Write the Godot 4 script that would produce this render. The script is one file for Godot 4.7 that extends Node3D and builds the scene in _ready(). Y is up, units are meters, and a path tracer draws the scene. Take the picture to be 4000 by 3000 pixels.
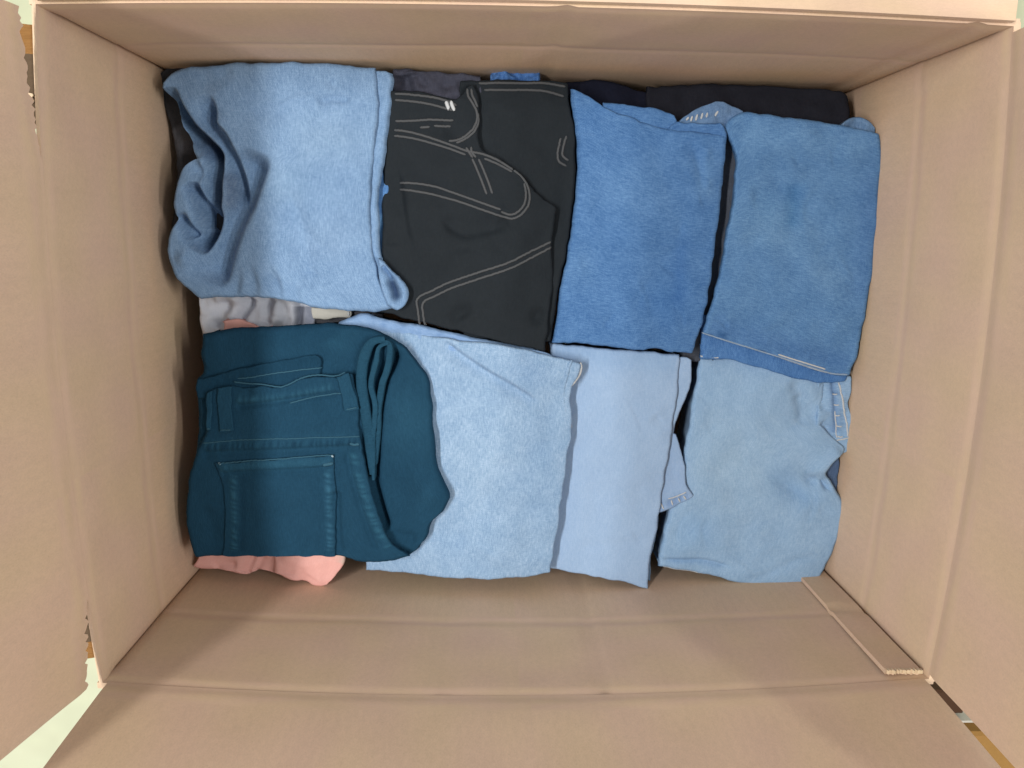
extends Node3D
# An open cardboard carton of folded jeans seen from above. Metres, y up; outlines below are in millimetres (x, z) seen in plan.

const RIM := 0.40          # height of the carton's rim over the floor
const HALF_W := 0.33
const HALF_L := 0.247
const CREASE := 0.1125     # depth of the score line below the rim
# heights of the garments' tops relative to the rim
const H_TL := -0.1560
const H_BLACK := -0.1640
const H_MID := -0.1650
const H_RIGHT := -0.1710
const H_TEAL := -0.151
const H_PANEL := -0.142
const H_PALE := -0.1640
const H_SKY := -0.1770
const H_CORNER := -0.1815
const H_LOW := -0.1840
const H_PINK := -0.1800
const H_WHITE := -0.1920
const H_DARK := -0.1960

var weave := PackedFloat32Array()   # one shared pattern of denim threads
var weave_normal: ImageTexture
var noise := FastNoiseLite.new()
var fine := FastNoiseLite.new()


# ---------------------------------------------------------------- small helpers
func c8(r: float, g: float, b: float) -> Color:
	return Color(r / 255.0, g / 255.0, b / 255.0)

func pts(a: Array) -> PackedVector2Array:
	var p := PackedVector2Array()
	for i in a.size() / 2:
		p.append(Vector2(a[2 * i], a[2 * i + 1]) * 0.001)
	return p

func smooth(p: PackedVector2Array, per := 8) -> PackedVector2Array:
	if p.size() < 3:
		return p
	var o := PackedVector2Array()
	for i in p.size() - 1:
		var a := p[maxi(i - 1, 0)]
		var b := p[i]
		var c := p[i + 1]
		var d := p[mini(i + 2, p.size() - 1)]
		for k in per:
			o.append(b.cubic_interpolate(c, a, d, float(k) / per))
	o.append(p[p.size() - 1])
	return o

func resample(p: PackedVector2Array, n: int) -> PackedVector2Array:
	var cum := PackedFloat32Array([0.0])
	for i in p.size() - 1:
		cum.append(cum[i] + p[i].distance_to(p[i + 1]))
	var total: float = cum[cum.size() - 1]
	var o := PackedVector2Array()
	var j := 0
	for k in n + 1:
		var s := total * k / n
		while j < p.size() - 2 and cum[j + 1] < s:
			j += 1
		var seg := maxf(cum[j + 1] - cum[j], 1e-7)
		o.append(p[j].lerp(p[j + 1], clampf((s - cum[j]) / seg, 0, 1)))
	return o

func thing(called: String, label: String, category: String, group := "") -> Node3D:
	var o := Node3D.new()
	o.name = called
	add_child(o, true)
	o.set_meta("label", label)
	o.set_meta("category", category)
	if group:
		o.set_meta("group", group)
	return o

func commit(called: String, st: SurfaceTool, m: Material, parent: Node, tangents := true) -> MeshInstance3D:
	st.generate_normals()
	if tangents:
		st.generate_tangents()
	var o := MeshInstance3D.new()
	o.name = called
	o.mesh = st.commit()
	o.material_override = m
	parent.add_child(o, true)
	return o


# ---------------------------------------------------------------- wrinkles: a stroke raises or sinks the cloth along a line
class Stroke:
	var p: PackedVector2Array
	var cum: PackedFloat32Array
	var total := 0.0
	var amp := 0.0
	var wl := 0.0
	var wr := 0.0
	var ripple := 0.0     # length of one pucker, 0 = none
	var ends := 0.2       # share of the length over which the stroke fades out
	var color := Color.WHITE
	var box: Rect2

	func setup() -> void:
		cum = PackedFloat32Array([0.0])
		box = Rect2(p[0], Vector2.ZERO)
		for i in p.size() - 1:
			cum.append(cum[i] + p[i].distance_to(p[i + 1]))
			box = box.expand(p[i + 1])
		total = cum[cum.size() - 1]
		if ends > 0.1 and total < 5.0 * maxf(wl, wr):
			ends = 0.5
		box = box.grow(2.4 * maxf(wl, wr))

	func weight(q: Vector2) -> float:
		if not box.has_point(q):
			return 0.0
		var best := 1e9
		var t := 0.0
		var side := 0.0
		for i in p.size() - 1:
			var a := p[i]
			var d := p[i + 1] - a
			var l2 := d.length_squared()
			var k := clampf((q - a).dot(d) / l2, 0.0, 1.0)
			var e := q - (a + d * k)
			var e2 := e.length_squared()
			if e2 < best:
				best = e2
				t = cum[i] + k * sqrt(l2)
				side = d.x * e.y - d.y * e.x
		var w := wr if side > 0.0 else wl
		var g := exp(-best / (w * w))
		if g < 0.004:
			return 0.0
		if ends > 0.0:
			var f := t / total
			g *= smoothstep(0.0, ends, f) * smoothstep(0.0, ends, 1.0 - f)
		if ripple > 0.0:
			g *= 0.6 + 0.4 * sin(TAU * (t + sqrt(best) * signf(side) * 0.25) / ripple + 2.2 * sin(t * 170.0) + 1.3 * sin(t * 410.0 + 1.0))
		return g

func stroke(a: Array, amp: float, wl: float, wr := -1.0, ends := 0.2, ripple := 0.0) -> Stroke:
	var s := Stroke.new()
	s.p = smooth(pts(a), 4)
	s.amp = amp * 0.001
	s.wl = wl * 0.001
	s.wr = (wr if wr > 0.0 else wl) * 0.001
	s.ends = ends
	s.ripple = ripple * 0.001
	s.setup()
	return s

func tint(a: Array, w: float, c: Color, ends := 0.25, ripple := 0.0) -> Stroke:
	var s := stroke(a, 0.0, w, w, ends, ripple)
	s.color = c
	return s


# ---------------------------------------------------------------- a sheet of folded cloth: four curved borders, rounded edges, wrinkles
class Sheet:
	const N := 120
	var top: PackedVector2Array
	var right: PackedVector2Array
	var bottom: PackedVector2Array
	var left: PackedVector2Array
	var h := 0.0
	var slope := Vector2.ZERO
	var centre: Vector2
	var rounds: Array
	var puff := 0.0
	var strokes: Array
	var tints: Array
	var wave := 0.0
	var wave_freq := 14.0
	var noise: FastNoiseLite
	var seed_at := Vector2.ZERO
	var host: Sheet
	var base := Color.WHITE

	func on(side: PackedVector2Array, t: float) -> Vector2:
		var f := clampf(t, 0.0, 1.0) * N
		var i := mini(int(f), N - 1)
		return side[i].lerp(side[i + 1], f - i)

	func spot(u: float, v: float) -> Vector2:
		var a := on(top, u) * (1 - v) + on(bottom, u) * v + on(left, v) * (1 - u) + on(right, v) * u
		return a - (top[0] * (1 - u) * (1 - v) + top[N] * u * (1 - v) + bottom[0] * (1 - u) * v + bottom[N] * u * v)

	func find(q: Vector2) -> Vector2:
		var t := Vector2(0.5, 0.5)
		for i in 7:
			var p := spot(t.x, t.y)
			var e := 0.01 if t.x < 0.98 else -0.01
			var g := 0.01 if t.y < 0.98 else -0.01
			var du := (spot(t.x + e, t.y) - p) / e
			var dv := (spot(t.x, t.y + g) - p) / g
			var det := du.x * dv.y - du.y * dv.x
			if absf(det) < 1e-9:
				break
			var r := q - p
			t += Vector2(r.x * dv.y - r.y * dv.x, du.x * r.y - du.y * r.x) / det
			t = t.clamp(Vector2.ZERO, Vector2.ONE)
			if r.length_squared() < 1e-9:
				break
		return t

	func lip(d: float, r: float) -> float:
		if r <= 0.0 or d >= r:
			return 0.0
		return r - sqrt(maxf(r * r - (r - d) * (r - d), 0.0))

	func level(q: Vector2, u: float, v: float) -> float:
		var y := h + slope.dot(q - centre)
		if host:
			var t := host.find(q)
			y += host.level(q, clampf(t.x, 0.06, 0.94), clampf(t.y, 0.06, 0.94))
		var across := on(left, v).distance_to(on(right, v))
		var along := on(top, u).distance_to(on(bottom, u))
		var d := [v * along, (1 - u) * across, (1 - v) * along, u * across]
		var sum := 0.0
		var near := 1.0
		for k in 4:
			var l := lip(d[k], rounds[k])
			sum += l * l * l
			if rounds[k] > 0.0:
				near = minf(near, d[k])
		y -= pow(sum, 1.0 / 3.0)
		if puff > 0.0:
			y -= puff * exp(-near / 0.016)
		for s in strokes:
			y += s.amp * s.weight(q)
		if wave > 0.0:
			var n := (q + seed_at) * wave_freq * 10.0
			y += wave * (noise.get_noise_2d(n.x, n.y) + 0.45 * noise.get_noise_2d(n.x * 2.6 + 40.0, n.y * 2.6) - 0.22 * absf(noise.get_noise_2d(n.x * 2.2 + 11.0, n.y * 3.1 + 70.0)))
		return y

	func lift(q: Vector2) -> float:
		var t := find(q)
		return level(q, t.x, t.y)

	func shade(q: Vector2) -> Color:
		var c := base
		for s in tints:
			var w: float = s.weight(q)
			if w > 0.0:
				c = c.lerp(c * s.color, w)
		return c

func close_side(inner: PackedVector2Array, a: Vector2, b: Vector2) -> PackedVector2Array:
	var p := PackedVector2Array([a])
	p.append_array(inner)
	p.append(b)
	return resample(smooth(p), Sheet.N)

# o: host, lift, slope [dx, dz], rounds [top, right, bottom, left] in mm, puff, strokes, tints, wave (mm), freq, deep (mm), res [u, v], turn (threads run across), tone
func sheet(parent: Node, called: String, m: Material, h: float, top: Array, right: Array, bottom: Array, left: Array, o := {}) -> Sheet:
	var s := Sheet.new()
	var tp := pts(top)
	var bp := pts(bottom)
	s.top = resample(smooth(tp), Sheet.N)
	s.bottom = resample(smooth(bp), Sheet.N)
	s.right = close_side(pts(right), tp[tp.size() - 1], bp[bp.size() - 1])
	s.left = close_side(pts(left), tp[0], bp[0])
	for side: PackedVector2Array in [s.top, s.right, s.bottom, s.left]:
		for k in range(1, Sheet.N):
			side[k] += Vector2(fine.get_noise_2d(side[k].x * 350.0, side[k].y * 350.0), fine.get_noise_2d(side[k].x * 350.0 + 50.0, side[k].y * 350.0)) * 0.0012
	s.host = o.get("host")
	s.h = o.get("lift", 1.5) * 0.001 if s.host else RIM + h
	var sl: Array = o.get("slope", [0, 0])
	s.slope = Vector2(sl[0], sl[1])
	s.centre = s.spot(0.5, 0.5)
	var r: Array = o.get("rounds", [5, 5, 5, 5])
	s.rounds = [r[0] * 0.0007, r[1] * 0.0007, r[2] * 0.0007, r[3] * 0.0007]
	s.puff = o.get("puff", 0.0) * 0.0006
	s.strokes = o.get("strokes", []).duplicate()
	# fine sharp creases left by folding
	var rng := RandomNumberGenerator.new()
	rng.seed = int(absf(s.centre.x * 7000.0 + s.centre.y * 13000.0)) + 5
	for k in int(o.get("creases", 0)):
		var from := s.spot(rng.randf_range(0.06, 0.9), rng.randf_range(0.06, 0.9))
		var way := Vector2.from_angle(rng.randf() * TAU)
		var size := rng.randf_range(0.018, 0.06)
		var bendy := way.orthogonal() * size * rng.randf_range(-0.25, 0.25)
		var a3 := from * 1000.0
		var b3 := (from + way * size * 0.5 + bendy) * 1000.0
		var c3 := (from + way * size) * 1000.0
		s.strokes.append(stroke([a3.x, a3.y, b3.x, b3.y, c3.x, c3.y], rng.randf_range(0.5, 1.1) * (1.0 if rng.randf() < 0.4 else -1.0), rng.randf_range(1.2, 2.2), rng.randf_range(4.0, 9.0), 0.35))
	s.tints = o.get("tints", [])
	s.wave = o.get("wave", 0.0) * 0.001
	s.wave_freq = o.get("freq", 14.0)
	s.noise = noise
	s.seed_at = s.centre * 3.7
	var tone: Color = o.get("tone", Color.WHITE)
	s.base = tone / float(m.get_meta("head", 1.0))
	s.base.a = 1.0
	var res: Array = o.get("res", [60, 60])
	var nu: int = res[0]
	var nv: int = res[1]
	var deep: float = o.get("deep", 40.0) * 0.001
	var turn: bool = o.get("turn", false)
	var across := s.spot(0, 0.5).distance_to(s.spot(1, 0.5))
	var along := s.spot(0.5, 0).distance_to(s.spot(0.5, 1))
	var st := SurfaceTool.new()
	st.begin(Mesh.PRIMITIVE_TRIANGLES)
	var at := PackedVector3Array()
	var uvs := PackedVector2Array()
	var cols := PackedColorArray()
	for j in nv + 1:
		var tv := float(j) / nv
		var v := tv - 0.55 * sin(TAU * tv) / TAU
		for i in nu + 1:
			var tu := float(i) / nu
			var u := tu - 0.55 * sin(TAU * tu) / TAU
			var q := s.spot(u, v)
			at.append(Vector3(q.x, s.level(q, u, v), q.y))
			var uv := Vector2(u * across, v * along) + s.seed_at
			uvs.append(Vector2(uv.y, uv.x) if turn else uv)
			cols.append(s.shade(q))
	var idx := PackedInt32Array()
	for j in nv:
		for i in nu:
			var a := j * (nu + 1) + i
			var b := a + 1
			var c := a + nu + 1
			var d := c + 1
			idx.append_array([a, b, d, a, d, c])
	# the border runs round clockwise seen from above, then rolls under and down
	var loop := PackedInt32Array()
	for i in nu:
		loop.append(i)
	for j in nv:
		loop.append(j * (nu + 1) + nu)
	for i in nu:
		loop.append(nv * (nu + 1) + nu - i)
	for j in nv:
		loop.append((nv - j) * (nu + 1))
	var n := loop.size()
	var prev := loop
	var rad := maxf(maxf(s.rounds[0], s.rounds[1]), maxf(s.rounds[2], s.rounds[3]))
	rad = minf(rad, deep * 0.45)
	var steps := [[0.25, 0.75], [0.7, 1.3], [1.0, 1.9], [1.0, -1.0]]
	for k in steps.size():
		var ring := PackedInt32Array()
		for i in n:
			var here := at[loop[i]]
			var tan := at[loop[(i + 1) % n]] - at[loop[(i + n - 1) % n]]
			var out := Vector3(tan.z, 0, -tan.x).normalized()
			var inset: float = steps[k][0] * rad * 0.6
			var down: float = steps[k][1] * rad if k < 3 else deep
			ring.append(at.size())
			at.append(Vector3(here.x - out.x * inset, here.y - down, here.z - out.z * inset))
			var uv := uvs[loop[i]] + Vector2(out.x, out.z) * down
			uvs.append(uv)
			cols.append(cols[loop[i]])
		for i in n:
			var i2 := (i + 1) % n
			idx.append_array([prev[i], ring[i], ring[i2], prev[i], ring[i2], prev[i2]])
		prev = ring
	# the underside
	var mid := Vector3.ZERO
	for i in n:
		mid += at[prev[i]]
	at.append(mid / n)
	uvs.append(uvs[prev[0]])
	cols.append(s.base)
	for i in n:
		idx.append_array([prev[i], at.size() - 1, prev[(i + 1) % n]])
	for i in at.size():
		st.set_color(cols[i])
		st.set_uv(uvs[i])
		st.add_vertex(at[i])
	for i in idx:
		st.add_index(i)
	commit(called, st, m, parent)
	return s

# thread or cord lying on a sheet: a flattened tube along a line, in one piece or in stitches
func thread(parent: Node, called: String, s: Sheet, a: Array, m: Material, r := 0.7, dash := 0.0, gap := 0.0, up := 0.3) -> void:
	var p := smooth(pts(a), 6)
	var total := 0.0
	for i in p.size() - 1:
		total += p[i].distance_to(p[i + 1])
	p = resample(p, maxi(4, int(total / 0.0012)))
	var st := SurfaceTool.new()
	st.begin(Mesh.PRIMITIVE_TRIANGLES)
	var runs := []
	var cur := PackedVector3Array()
	var walked := 0.0
	for i in p.size():
		if i:
			walked += p[i].distance_to(p[i - 1])
		var inside := dash <= 0.0 or fmod(walked * 1000.0, dash + gap) < dash
		if inside:
			var wob := fine.get_noise_2d(p[i].x * 9000.0, p[i].y * 9000.0) * 0.0003
			cur.append(Vector3(p[i].x + wob, s.lift(p[i]) + up * 0.001, p[i].y + wob))
		if (not inside or i == p.size() - 1) and cur.size() > 1:
			runs.append(cur)
		if not inside:
			cur = PackedVector3Array()
	var rad := r * 0.001
	var first := 0
	for run: PackedVector3Array in runs:
		for i in run.size():
			var tan: Vector3 = (run[mini(i + 1, run.size() - 1)] - run[maxi(i - 1, 0)]).normalized()
			var side := Vector3(-tan.z, 0, tan.x).normalized()
			var end := 0.45 if i == 0 or i == run.size() - 1 else 1.0
			for k in 6:
				var ang := TAU * k / 6
				st.set_uv(Vector2(k * 0.001, i * 0.001))
				st.set_color(Color.WHITE)
				st.add_vertex(run[i] + side * cos(ang) * rad * end + Vector3.UP * sin(ang) * rad * 0.75 * end)
		for i in run.size() - 1:
			for k in 6:
				var a0 := first + i * 6 + k
				var a1 := first + i * 6 + (k + 1) % 6
				st.add_index(a0); st.add_index(a1); st.add_index(a1 + 6)
				st.add_index(a0); st.add_index(a1 + 6); st.add_index(a0 + 6)
		first += run.size() * 6
	if runs.is_empty():
		return
	var o := commit(called, st, m, parent, false)
	if dash > 0.0 and runs.size() > 3:
		o.set_meta("kind", "stuff")

# a standing edge of cloth: a rounded band that follows a line in plan, its top at height y (or on a sheet, lifted by y mm)
func band(parent: Node, called: String, a: Array, y0: float, y1: float, tall: float, thick: float, m: Material, wob := 0.0, on: Sheet = null, tone := Color.WHITE) -> void:
	var p := smooth(pts(a), 8)
	var total := 0.0
	for i in p.size() - 1:
		total += p[i].distance_to(p[i + 1])
	var n := maxi(6, int(total / 0.0016))
	p = resample(p, n)
	var prof := [[-0.5, -1.0], [-0.5, -0.02], [-0.38, 0.10], [0.0, 0.13], [0.38, 0.10], [0.5, -0.02], [0.5, -1.0]]
	var st := SurfaceTool.new()
	st.begin(Mesh.PRIMITIVE_TRIANGLES)
	var t := thick * 0.001
	for i in n + 1:
		var tan := (p[mini(i + 1, n)] - p[maxi(i - 1, 0)]).normalized()
		var side := Vector2(-tan.y, tan.x)
		var f := float(i) / n
		var y := on.lift(p[i]) + lerpf(y0, y1, f) * 0.001 if on else RIM + lerpf(y0, y1, f)
		y += wob * 0.001 * fine.get_noise_2d(p[i].x * 1400.0, p[i].y * 1400.0)
		var size := lerpf(0.5, 1.0, minf(1.0, 6.0 * minf(f, 1.0 - f)))
		for k in prof.size():
			var q: Vector2 = p[i] + side * prof[k][0] * t * size
			var dy: float = prof[k][1] * t * size if prof[k][1] > -0.5 else -tall * 0.001
			st.set_color(Color(tone.r, tone.g, tone.b) / float(m.get_meta("head", 1.0)))
			st.set_uv(Vector2(f * total, k * 0.002) + p[0])
			st.add_vertex(Vector3(q.x, y + dy, q.y))
	var w := prof.size()
	for i in n:
		for k in w - 1:
			var a0 := i * w + k
			st.add_index(a0); st.add_index(a0 + w); st.add_index(a0 + w + 1)
			st.add_index(a0); st.add_index(a0 + w + 1); st.add_index(a0 + 1)
	commit(called, st, m, parent)


# ---------------------------------------------------------------- materials
func make_weave() -> void:
	var n := FastNoiseLite.new()
	n.noise_type = FastNoiseLite.TYPE_SIMPLEX
	n.frequency = 1.0
	n.fractal_type = FastNoiseLite.FRACTAL_NONE
	n.seed = 5
	var rng := RandomNumberGenerator.new()
	rng.seed = 11
	weave.resize(512 * 512)
	for y in 512:
		for x in 512:
			var v := 0.5
			v += 0.05 * n.get_noise_2d(x * 0.16, y * 0.03)
			v += 0.13 * n.get_noise_2d(x * 0.55 + 90.0, y * 0.055)
			v += 0.08 * n.get_noise_2d(x * 0.06 + 30.0, y * 0.5 + 60.0)
			v += 0.05 * n.get_noise_2d(x * 0.018 + 7.0, y * 0.014)
			v += 0.06 * sin(TAU * (x + y) / 4.0) + (rng.randf() - 0.5) * 0.24
			weave[y * 512 + x] = v
	var im := Image.create(512, 512, false, Image.FORMAT_RGB8)
	for y in 512:
		for x in 512:
			var v := clampf(weave[y * 512 + x], 0, 1)
			im.set_pixel(x, y, Color(v, v, v))
	im.bump_map_to_normal_map(1.0)
	weave_normal = ImageTexture.create_from_image(im)

func denim(name_: String, dark: Color, light: Color, contrast := 1.0, rough := 0.92, bump := 0.4, head := 1.45) -> StandardMaterial3D:
	var bytes := PackedByteArray()
	bytes.resize(512 * 512 * 3)
	var ramp := PackedByteArray()
	for i in 256:
		var t := clampf((i / 255.0 - 0.5) * contrast + 0.5, 0, 1)
		var c := dark.lerp(light, t).srgb_to_linear()
		c = Color(minf(c.r * head, 1.0), minf(c.g * head, 1.0), minf(c.b * head, 1.0)).linear_to_srgb()
		ramp.append_array([int(c.r * 255), int(c.g * 255), int(c.b * 255)])
	for i in 512 * 512:
		var k := clampi(int(weave[i] * 255.0), 0, 255) * 3
		bytes[i * 3] = ramp[k]
		bytes[i * 3 + 1] = ramp[k + 1]
		bytes[i * 3 + 2] = ramp[k + 2]
	var m := StandardMaterial3D.new()
	m.resource_name = name_
	m.set_meta("head", head)
	m.albedo_texture = ImageTexture.create_from_image(Image.create_from_data(512, 512, false, Image.FORMAT_RGB8, bytes))
	m.normal_enabled = true
	m.normal_texture = weave_normal
	m.normal_scale = bump
	m.roughness = rough
	m.metallic_specular = 0.2
	m.vertex_color_use_as_albedo = true
	m.uv1_scale = Vector3(4.0, 4.0, 4.0)
	return m

func plain(name_: String, c: Color, rough := 0.85) -> StandardMaterial3D:
	var m := StandardMaterial3D.new()
	m.resource_name = name_
	m.albedo_color = c
	m.roughness = rough
	m.metallic_specular = 0.25
	return m

func board_material(name_: String, c: Color) -> StandardMaterial3D:
	var n := FastNoiseLite.new()
	n.frequency = 1.0
	n.seed = 3
	n.fractal_type = FastNoiseLite.FRACTAL_NONE
	var rng := RandomNumberGenerator.new()
	rng.seed = 4
	var im := Image.create(512, 512, false, Image.FORMAT_RGB8)
	for y in 512:
		for x in 512:
			var v := 1.0 + 0.012 * n.get_noise_2d(x * 0.012, y * 0.012) + 0.010 * n.get_noise_2d(x * 0.11, y * 0.09)
			v += 0.0025 * sin(TAU * x / 16.0) + (rng.randf() - 0.5) * 0.045
			if n.get_noise_2d(x * 0.35 + 500.0, y * 0.6) > 0.80:
				v -= 0.035
			var hue := 0.015 * n.get_noise_2d(x * 0.009 + 77.0, y * 0.009)
			im.set_pixel(x, y, Color(c.r * v, c.g * v * (1.0 - hue * 0.6), c.b * v * (1.0 + hue)))
	var m := StandardMaterial3D.new()
	m.resource_name = name_
	m.albedo_texture = ImageTexture.create_from_image(im)
	m.roughness = 0.82
	m.metallic_specular = 0.25
	m.uv1_scale = Vector3(3.0, 3.0, 3.0)
	return m


# ---------------------------------------------------------------- the carton
# a panel of corrugated board: point(s, t) gives the inner face, back the direction of its thickness; s along, t across
func panel(parent: Node, called: String, m: Material, ns: int, rows: PackedFloat32Array, point: Callable, thick: float) -> void:
	var st := SurfaceTool.new()
	st.begin(Mesh.PRIMITIVE_TRIANGLES)
	var nt := rows.size() - 1
	var g := PackedVector3Array()
	for i in ns + 1:
		for j in nt + 1:
			g.append(point.call(float(i) / ns, rows[j]))
	var w := nt + 1
	var mid := g[(ns / 2) * w + nt / 2]
	var e1 := g[ns * w + nt / 2] - g[nt / 2]
	var e2 := g[(ns / 2) * w + nt] - g[(ns / 2) * w]
	var back := e1.cross(e2).normalized()
	var inside := Vector3(0, mid.y, 0) - mid
	if back.dot(inside) > 0.0:
		back = -back
	var len1 := e1.length()
	var len2 := e2.length()
	for side in 2:
		for i in ns + 1:
			for j in nt + 1:
				st.set_smooth_group(side)
				st.set_uv(Vector2(float(i) / ns * len1, float(j) / nt * len2))
				st.add_vertex(g[i * w + j] + back * thick * side)
	var half := (ns + 1) * w
	var flip := e1.cross(e2).dot(back) > 0.0
	for i in ns:
		for j in nt:
			var a := i * w + j
			for side in 2:
				var o := half * side
				var q := [a + o, a + w + o, a + w + 1 + o, a + o, a + w + 1 + o, a + 1 + o]
				if flip != (side == 1):
					q.reverse()
				for k in q:
					st.add_index(k)
	# the raw edges all round
	var ring := []
	for i in ns: ring.append(i * w)
	for j in nt: ring.append(ns * w + j)
	for i in ns: ring.append((ns - i) * w + nt)
	for j in nt: ring.append(nt - j)
	var at := half * 2
	for i in ring.size():
		var a: int = ring[i]
		var b: int = ring[(i + 1) % ring.size()]
		st.set_smooth_group(-1)
		for q in [g[a], g[b], g[b] + back * thick, g[a] + back * thick]:
			st.set_uv(Vector2(q.x, q.y + q.z))
			st.add_vertex(q)
		for k in [0, 1, 2, 0, 2, 3]:
			st.add_index(at + k)
		at += 4
	commit(called, st, m, parent)

func groove(x: float, w: float) -> float:
	return exp(-x * x / (w * w))

func wall(parent: Node, called: String, m: Material, a: Vector2, b: Vector2, bow_rim: float, bow_mid: float, bow_low: float, marks: Array, thick := 0.005) -> void:
	var out := Vector2(b.y - a.y, a.x - b.x).normalized()
	if out.dot((a + b) / 2) < 0.0:
		out = -out
	var rows := PackedFloat32Array()
	for k in 8: rows.append(lerpf(0.0, 0.012, k / 8.0))
	for k in 12: rows.append(lerpf(0.012, CREASE - 0.012, k / 12.0))
	for k in 16: rows.append(lerpf(CREASE - 0.012, CREASE + 0.012, k / 16.0))
	for k in 12: rows.append(lerpf(CREASE + 0.012, RIM - 0.006, k / 11.0))
	var point := func(s: float, t: float) -> Vector3:
		var f := maxf(0.0, 4.0 * s * (1.0 - s))
		var bow := lerpf(bow_rim, bow_mid, t / CREASE) if t < CREASE else lerpf(bow_mid, bow_low, minf(1.0, (t - CREASE) / 0.11))
		var off := bow * f + 0.00042 * groove(t - CREASE, 0.006) + 0.0010 * groove(t, 0.007)
		off += 0.0006 * smoothstep(0.0, 0.03, t) * noise.get_noise_2d(s * 35.0 + a.x * 900.0, t * 40.0 + a.y * 900.0)
		var reach := a.distance_to(b)
		off += 0.0045 * (groove(s * reach, 0.0045) + groove((1.0 - s) * reach, 0.0045)) * smoothstep(0.0, 0.03, t)
		for k in marks:
			off += k[1] * groove((s - k[0]) * a.distance_to(b), 0.004)
		var p := a.lerp(b, lerpf(-0.008, 1.008, s)) + out * off
		return Vector3(p.x, RIM - t, p.y)
	panel(parent, called, m, 90, rows, point, thick)

# a flap standing on the rim from a to b, leaning outward by deg; tears are [end (0 or 1), length, width] of the torn fold
func flap(parent: Node, called: String, m: Material, a: Vector2, b: Vector2, bow: float, deg: float, inset: float, tears: Array, long := 0.245) -> void:
	var out := Vector2(b.y - a.y, a.x - b.x).normalized()
	if out.dot((a + b) / 2) < 0.0:
		out = -out
	var dir := (b - a).normalized()
	var width := a.distance_to(b)
	var t := deg_to_rad(deg)
	var rows := PackedFloat32Array()
	for k in 8: rows.append(lerpf(0.0, 0.02, k / 8.0))
	for k in 13: rows.append(lerpf(0.02, long, k / 12.0))
	var point := func(s: float, r: float) -> Vector3:
		var along := lerpf(inset, width - inset, s)
		var f := 4.0 * along / width * (1.0 - along / width)
		var low := -0.0008
		for tear in tears:
			var d := along if tear[0] == 0 else width - along
			if d < tear[1]:
				var k: float = 1.0 - d / tear[1]
				low += tear[2] * pow(k, 0.8) + 0.0034 * minf(1.0, k * 4.0) * fine.get_noise_2d(d * 2600.0, tear[0] * 90.0)
		var reach := lerpf(low, long, r / long)
		var bend := 0.0010 * groove(r, 0.007) - 0.0032
		var wav := 0.001 * smoothstep(0.0, 0.03, r) * noise.get_noise_2d(along * 45.0 + deg * 9.0, r * 45.0)
		var y := reach * cos(t) - (bend + wav) * sin(t)
		var o := bow * f + 0.003 + reach * sin(t) + (bend + wav) * cos(t)
		var p := a + dir * along + out * o
		return Vector3(p.x, RIM + y, p.y)
	panel(parent, called, m, 220, rows, point, 0.004)


func _ready() -> void:
	# ------------------------------------------------ camera, air, lamps
	var cam := Camera3D.new()
	cam.name = "camera"
	cam.transform = Transform3D(Basis(Vector3(0.999483, 0.029256, -0.013345), Vector3(-0.007460, -0.192723, -0.981225), Vector3(-0.031279, 0.980817, -0.192405)), Vector3(-0.02953, RIM + 0.55718, -0.10321))
	cam.fov = 53.13
	cam.near = 0.02
	cam.far = 60.0
	add_child(cam)
	var env := Environment.new()
	env.background_mode = Environment.BG_COLOR
	env.background_color = c8(205, 207, 204)
	env.background_energy_multiplier = 0.71
	env.tonemap_mode = Environment.TONE_MAPPER_LINEAR
	env.tonemap_exposure = 1.05
	env.sdfgi_enabled = true
	env.ssao_enabled = true
	env.ssil_enabled = true
	var we := WorldEnvironment.new()
	we.name = "surroundings"
	we.environment = env
	add_child(we)
	# ceiling lamps: a long tube to the left, two to the right
	for d in [[-1.05, 2.35, -0.15, 0.10, 1.2, 5.6, Color(1.0, 0.98, 0.95)], [1.75, 2.35, 0.35, 0.12, 1.0, 2.8, Color(1.0, 0.98, 0.95)], [1.25, 2.35, -0.4, 0.12, 1.0, 1.8, Color(1.0, 0.98, 0.95)]]:
		var lamp := AreaLight3D.new()
		lamp.name = "ceiling_lamp_light"
		lamp.area_size = Vector2(d[3], d[4])
		lamp.position = Vector3(d[0], d[1], d[2])
		lamp.rotation_degrees.x = -90.0
		lamp.light_energy = d[5]
		lamp.light_color = d[6]
		lamp.area_range = 8.0
		lamp.area_attenuation = 2.0
		lamp.shadow_enabled = true
		add_child(lamp, true)

	noise.noise_type = FastNoiseLite.TYPE_SIMPLEX
	noise.frequency = 0.1
	noise.fractal_type = FastNoiseLite.FRACTAL_NONE
	noise.seed = 21
	fine.noise_type = FastNoiseLite.TYPE_SIMPLEX
	fine.frequency = 0.1
	fine.fractal_type = FastNoiseLite.FRACTAL_FBM
	fine.fractal_octaves = 3
	fine.seed = 8
	make_weave()

	# ------------------------------------------------ floor and carton
	var floor_mat := board_material("pale_floor", c8(200, 206, 178))
	floor_mat.uv1_scale = Vector3(1.5, 1.5, 1.5)
	var fl := MeshInstance3D.new()
	fl.name = "floor"
	var fm := BoxMesh.new()
	fm.size = Vector3(6, 0.1, 6)
	fl.mesh = fm
	fl.position.y = -0.05
	fl.material_override = floor_mat
	fl.set_meta("kind", "structure")
	fl.set_meta("label", "pale greenish floor under and around the open carton")
	add_child(fl)
	carton()
	beside()
	garments()

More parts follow.
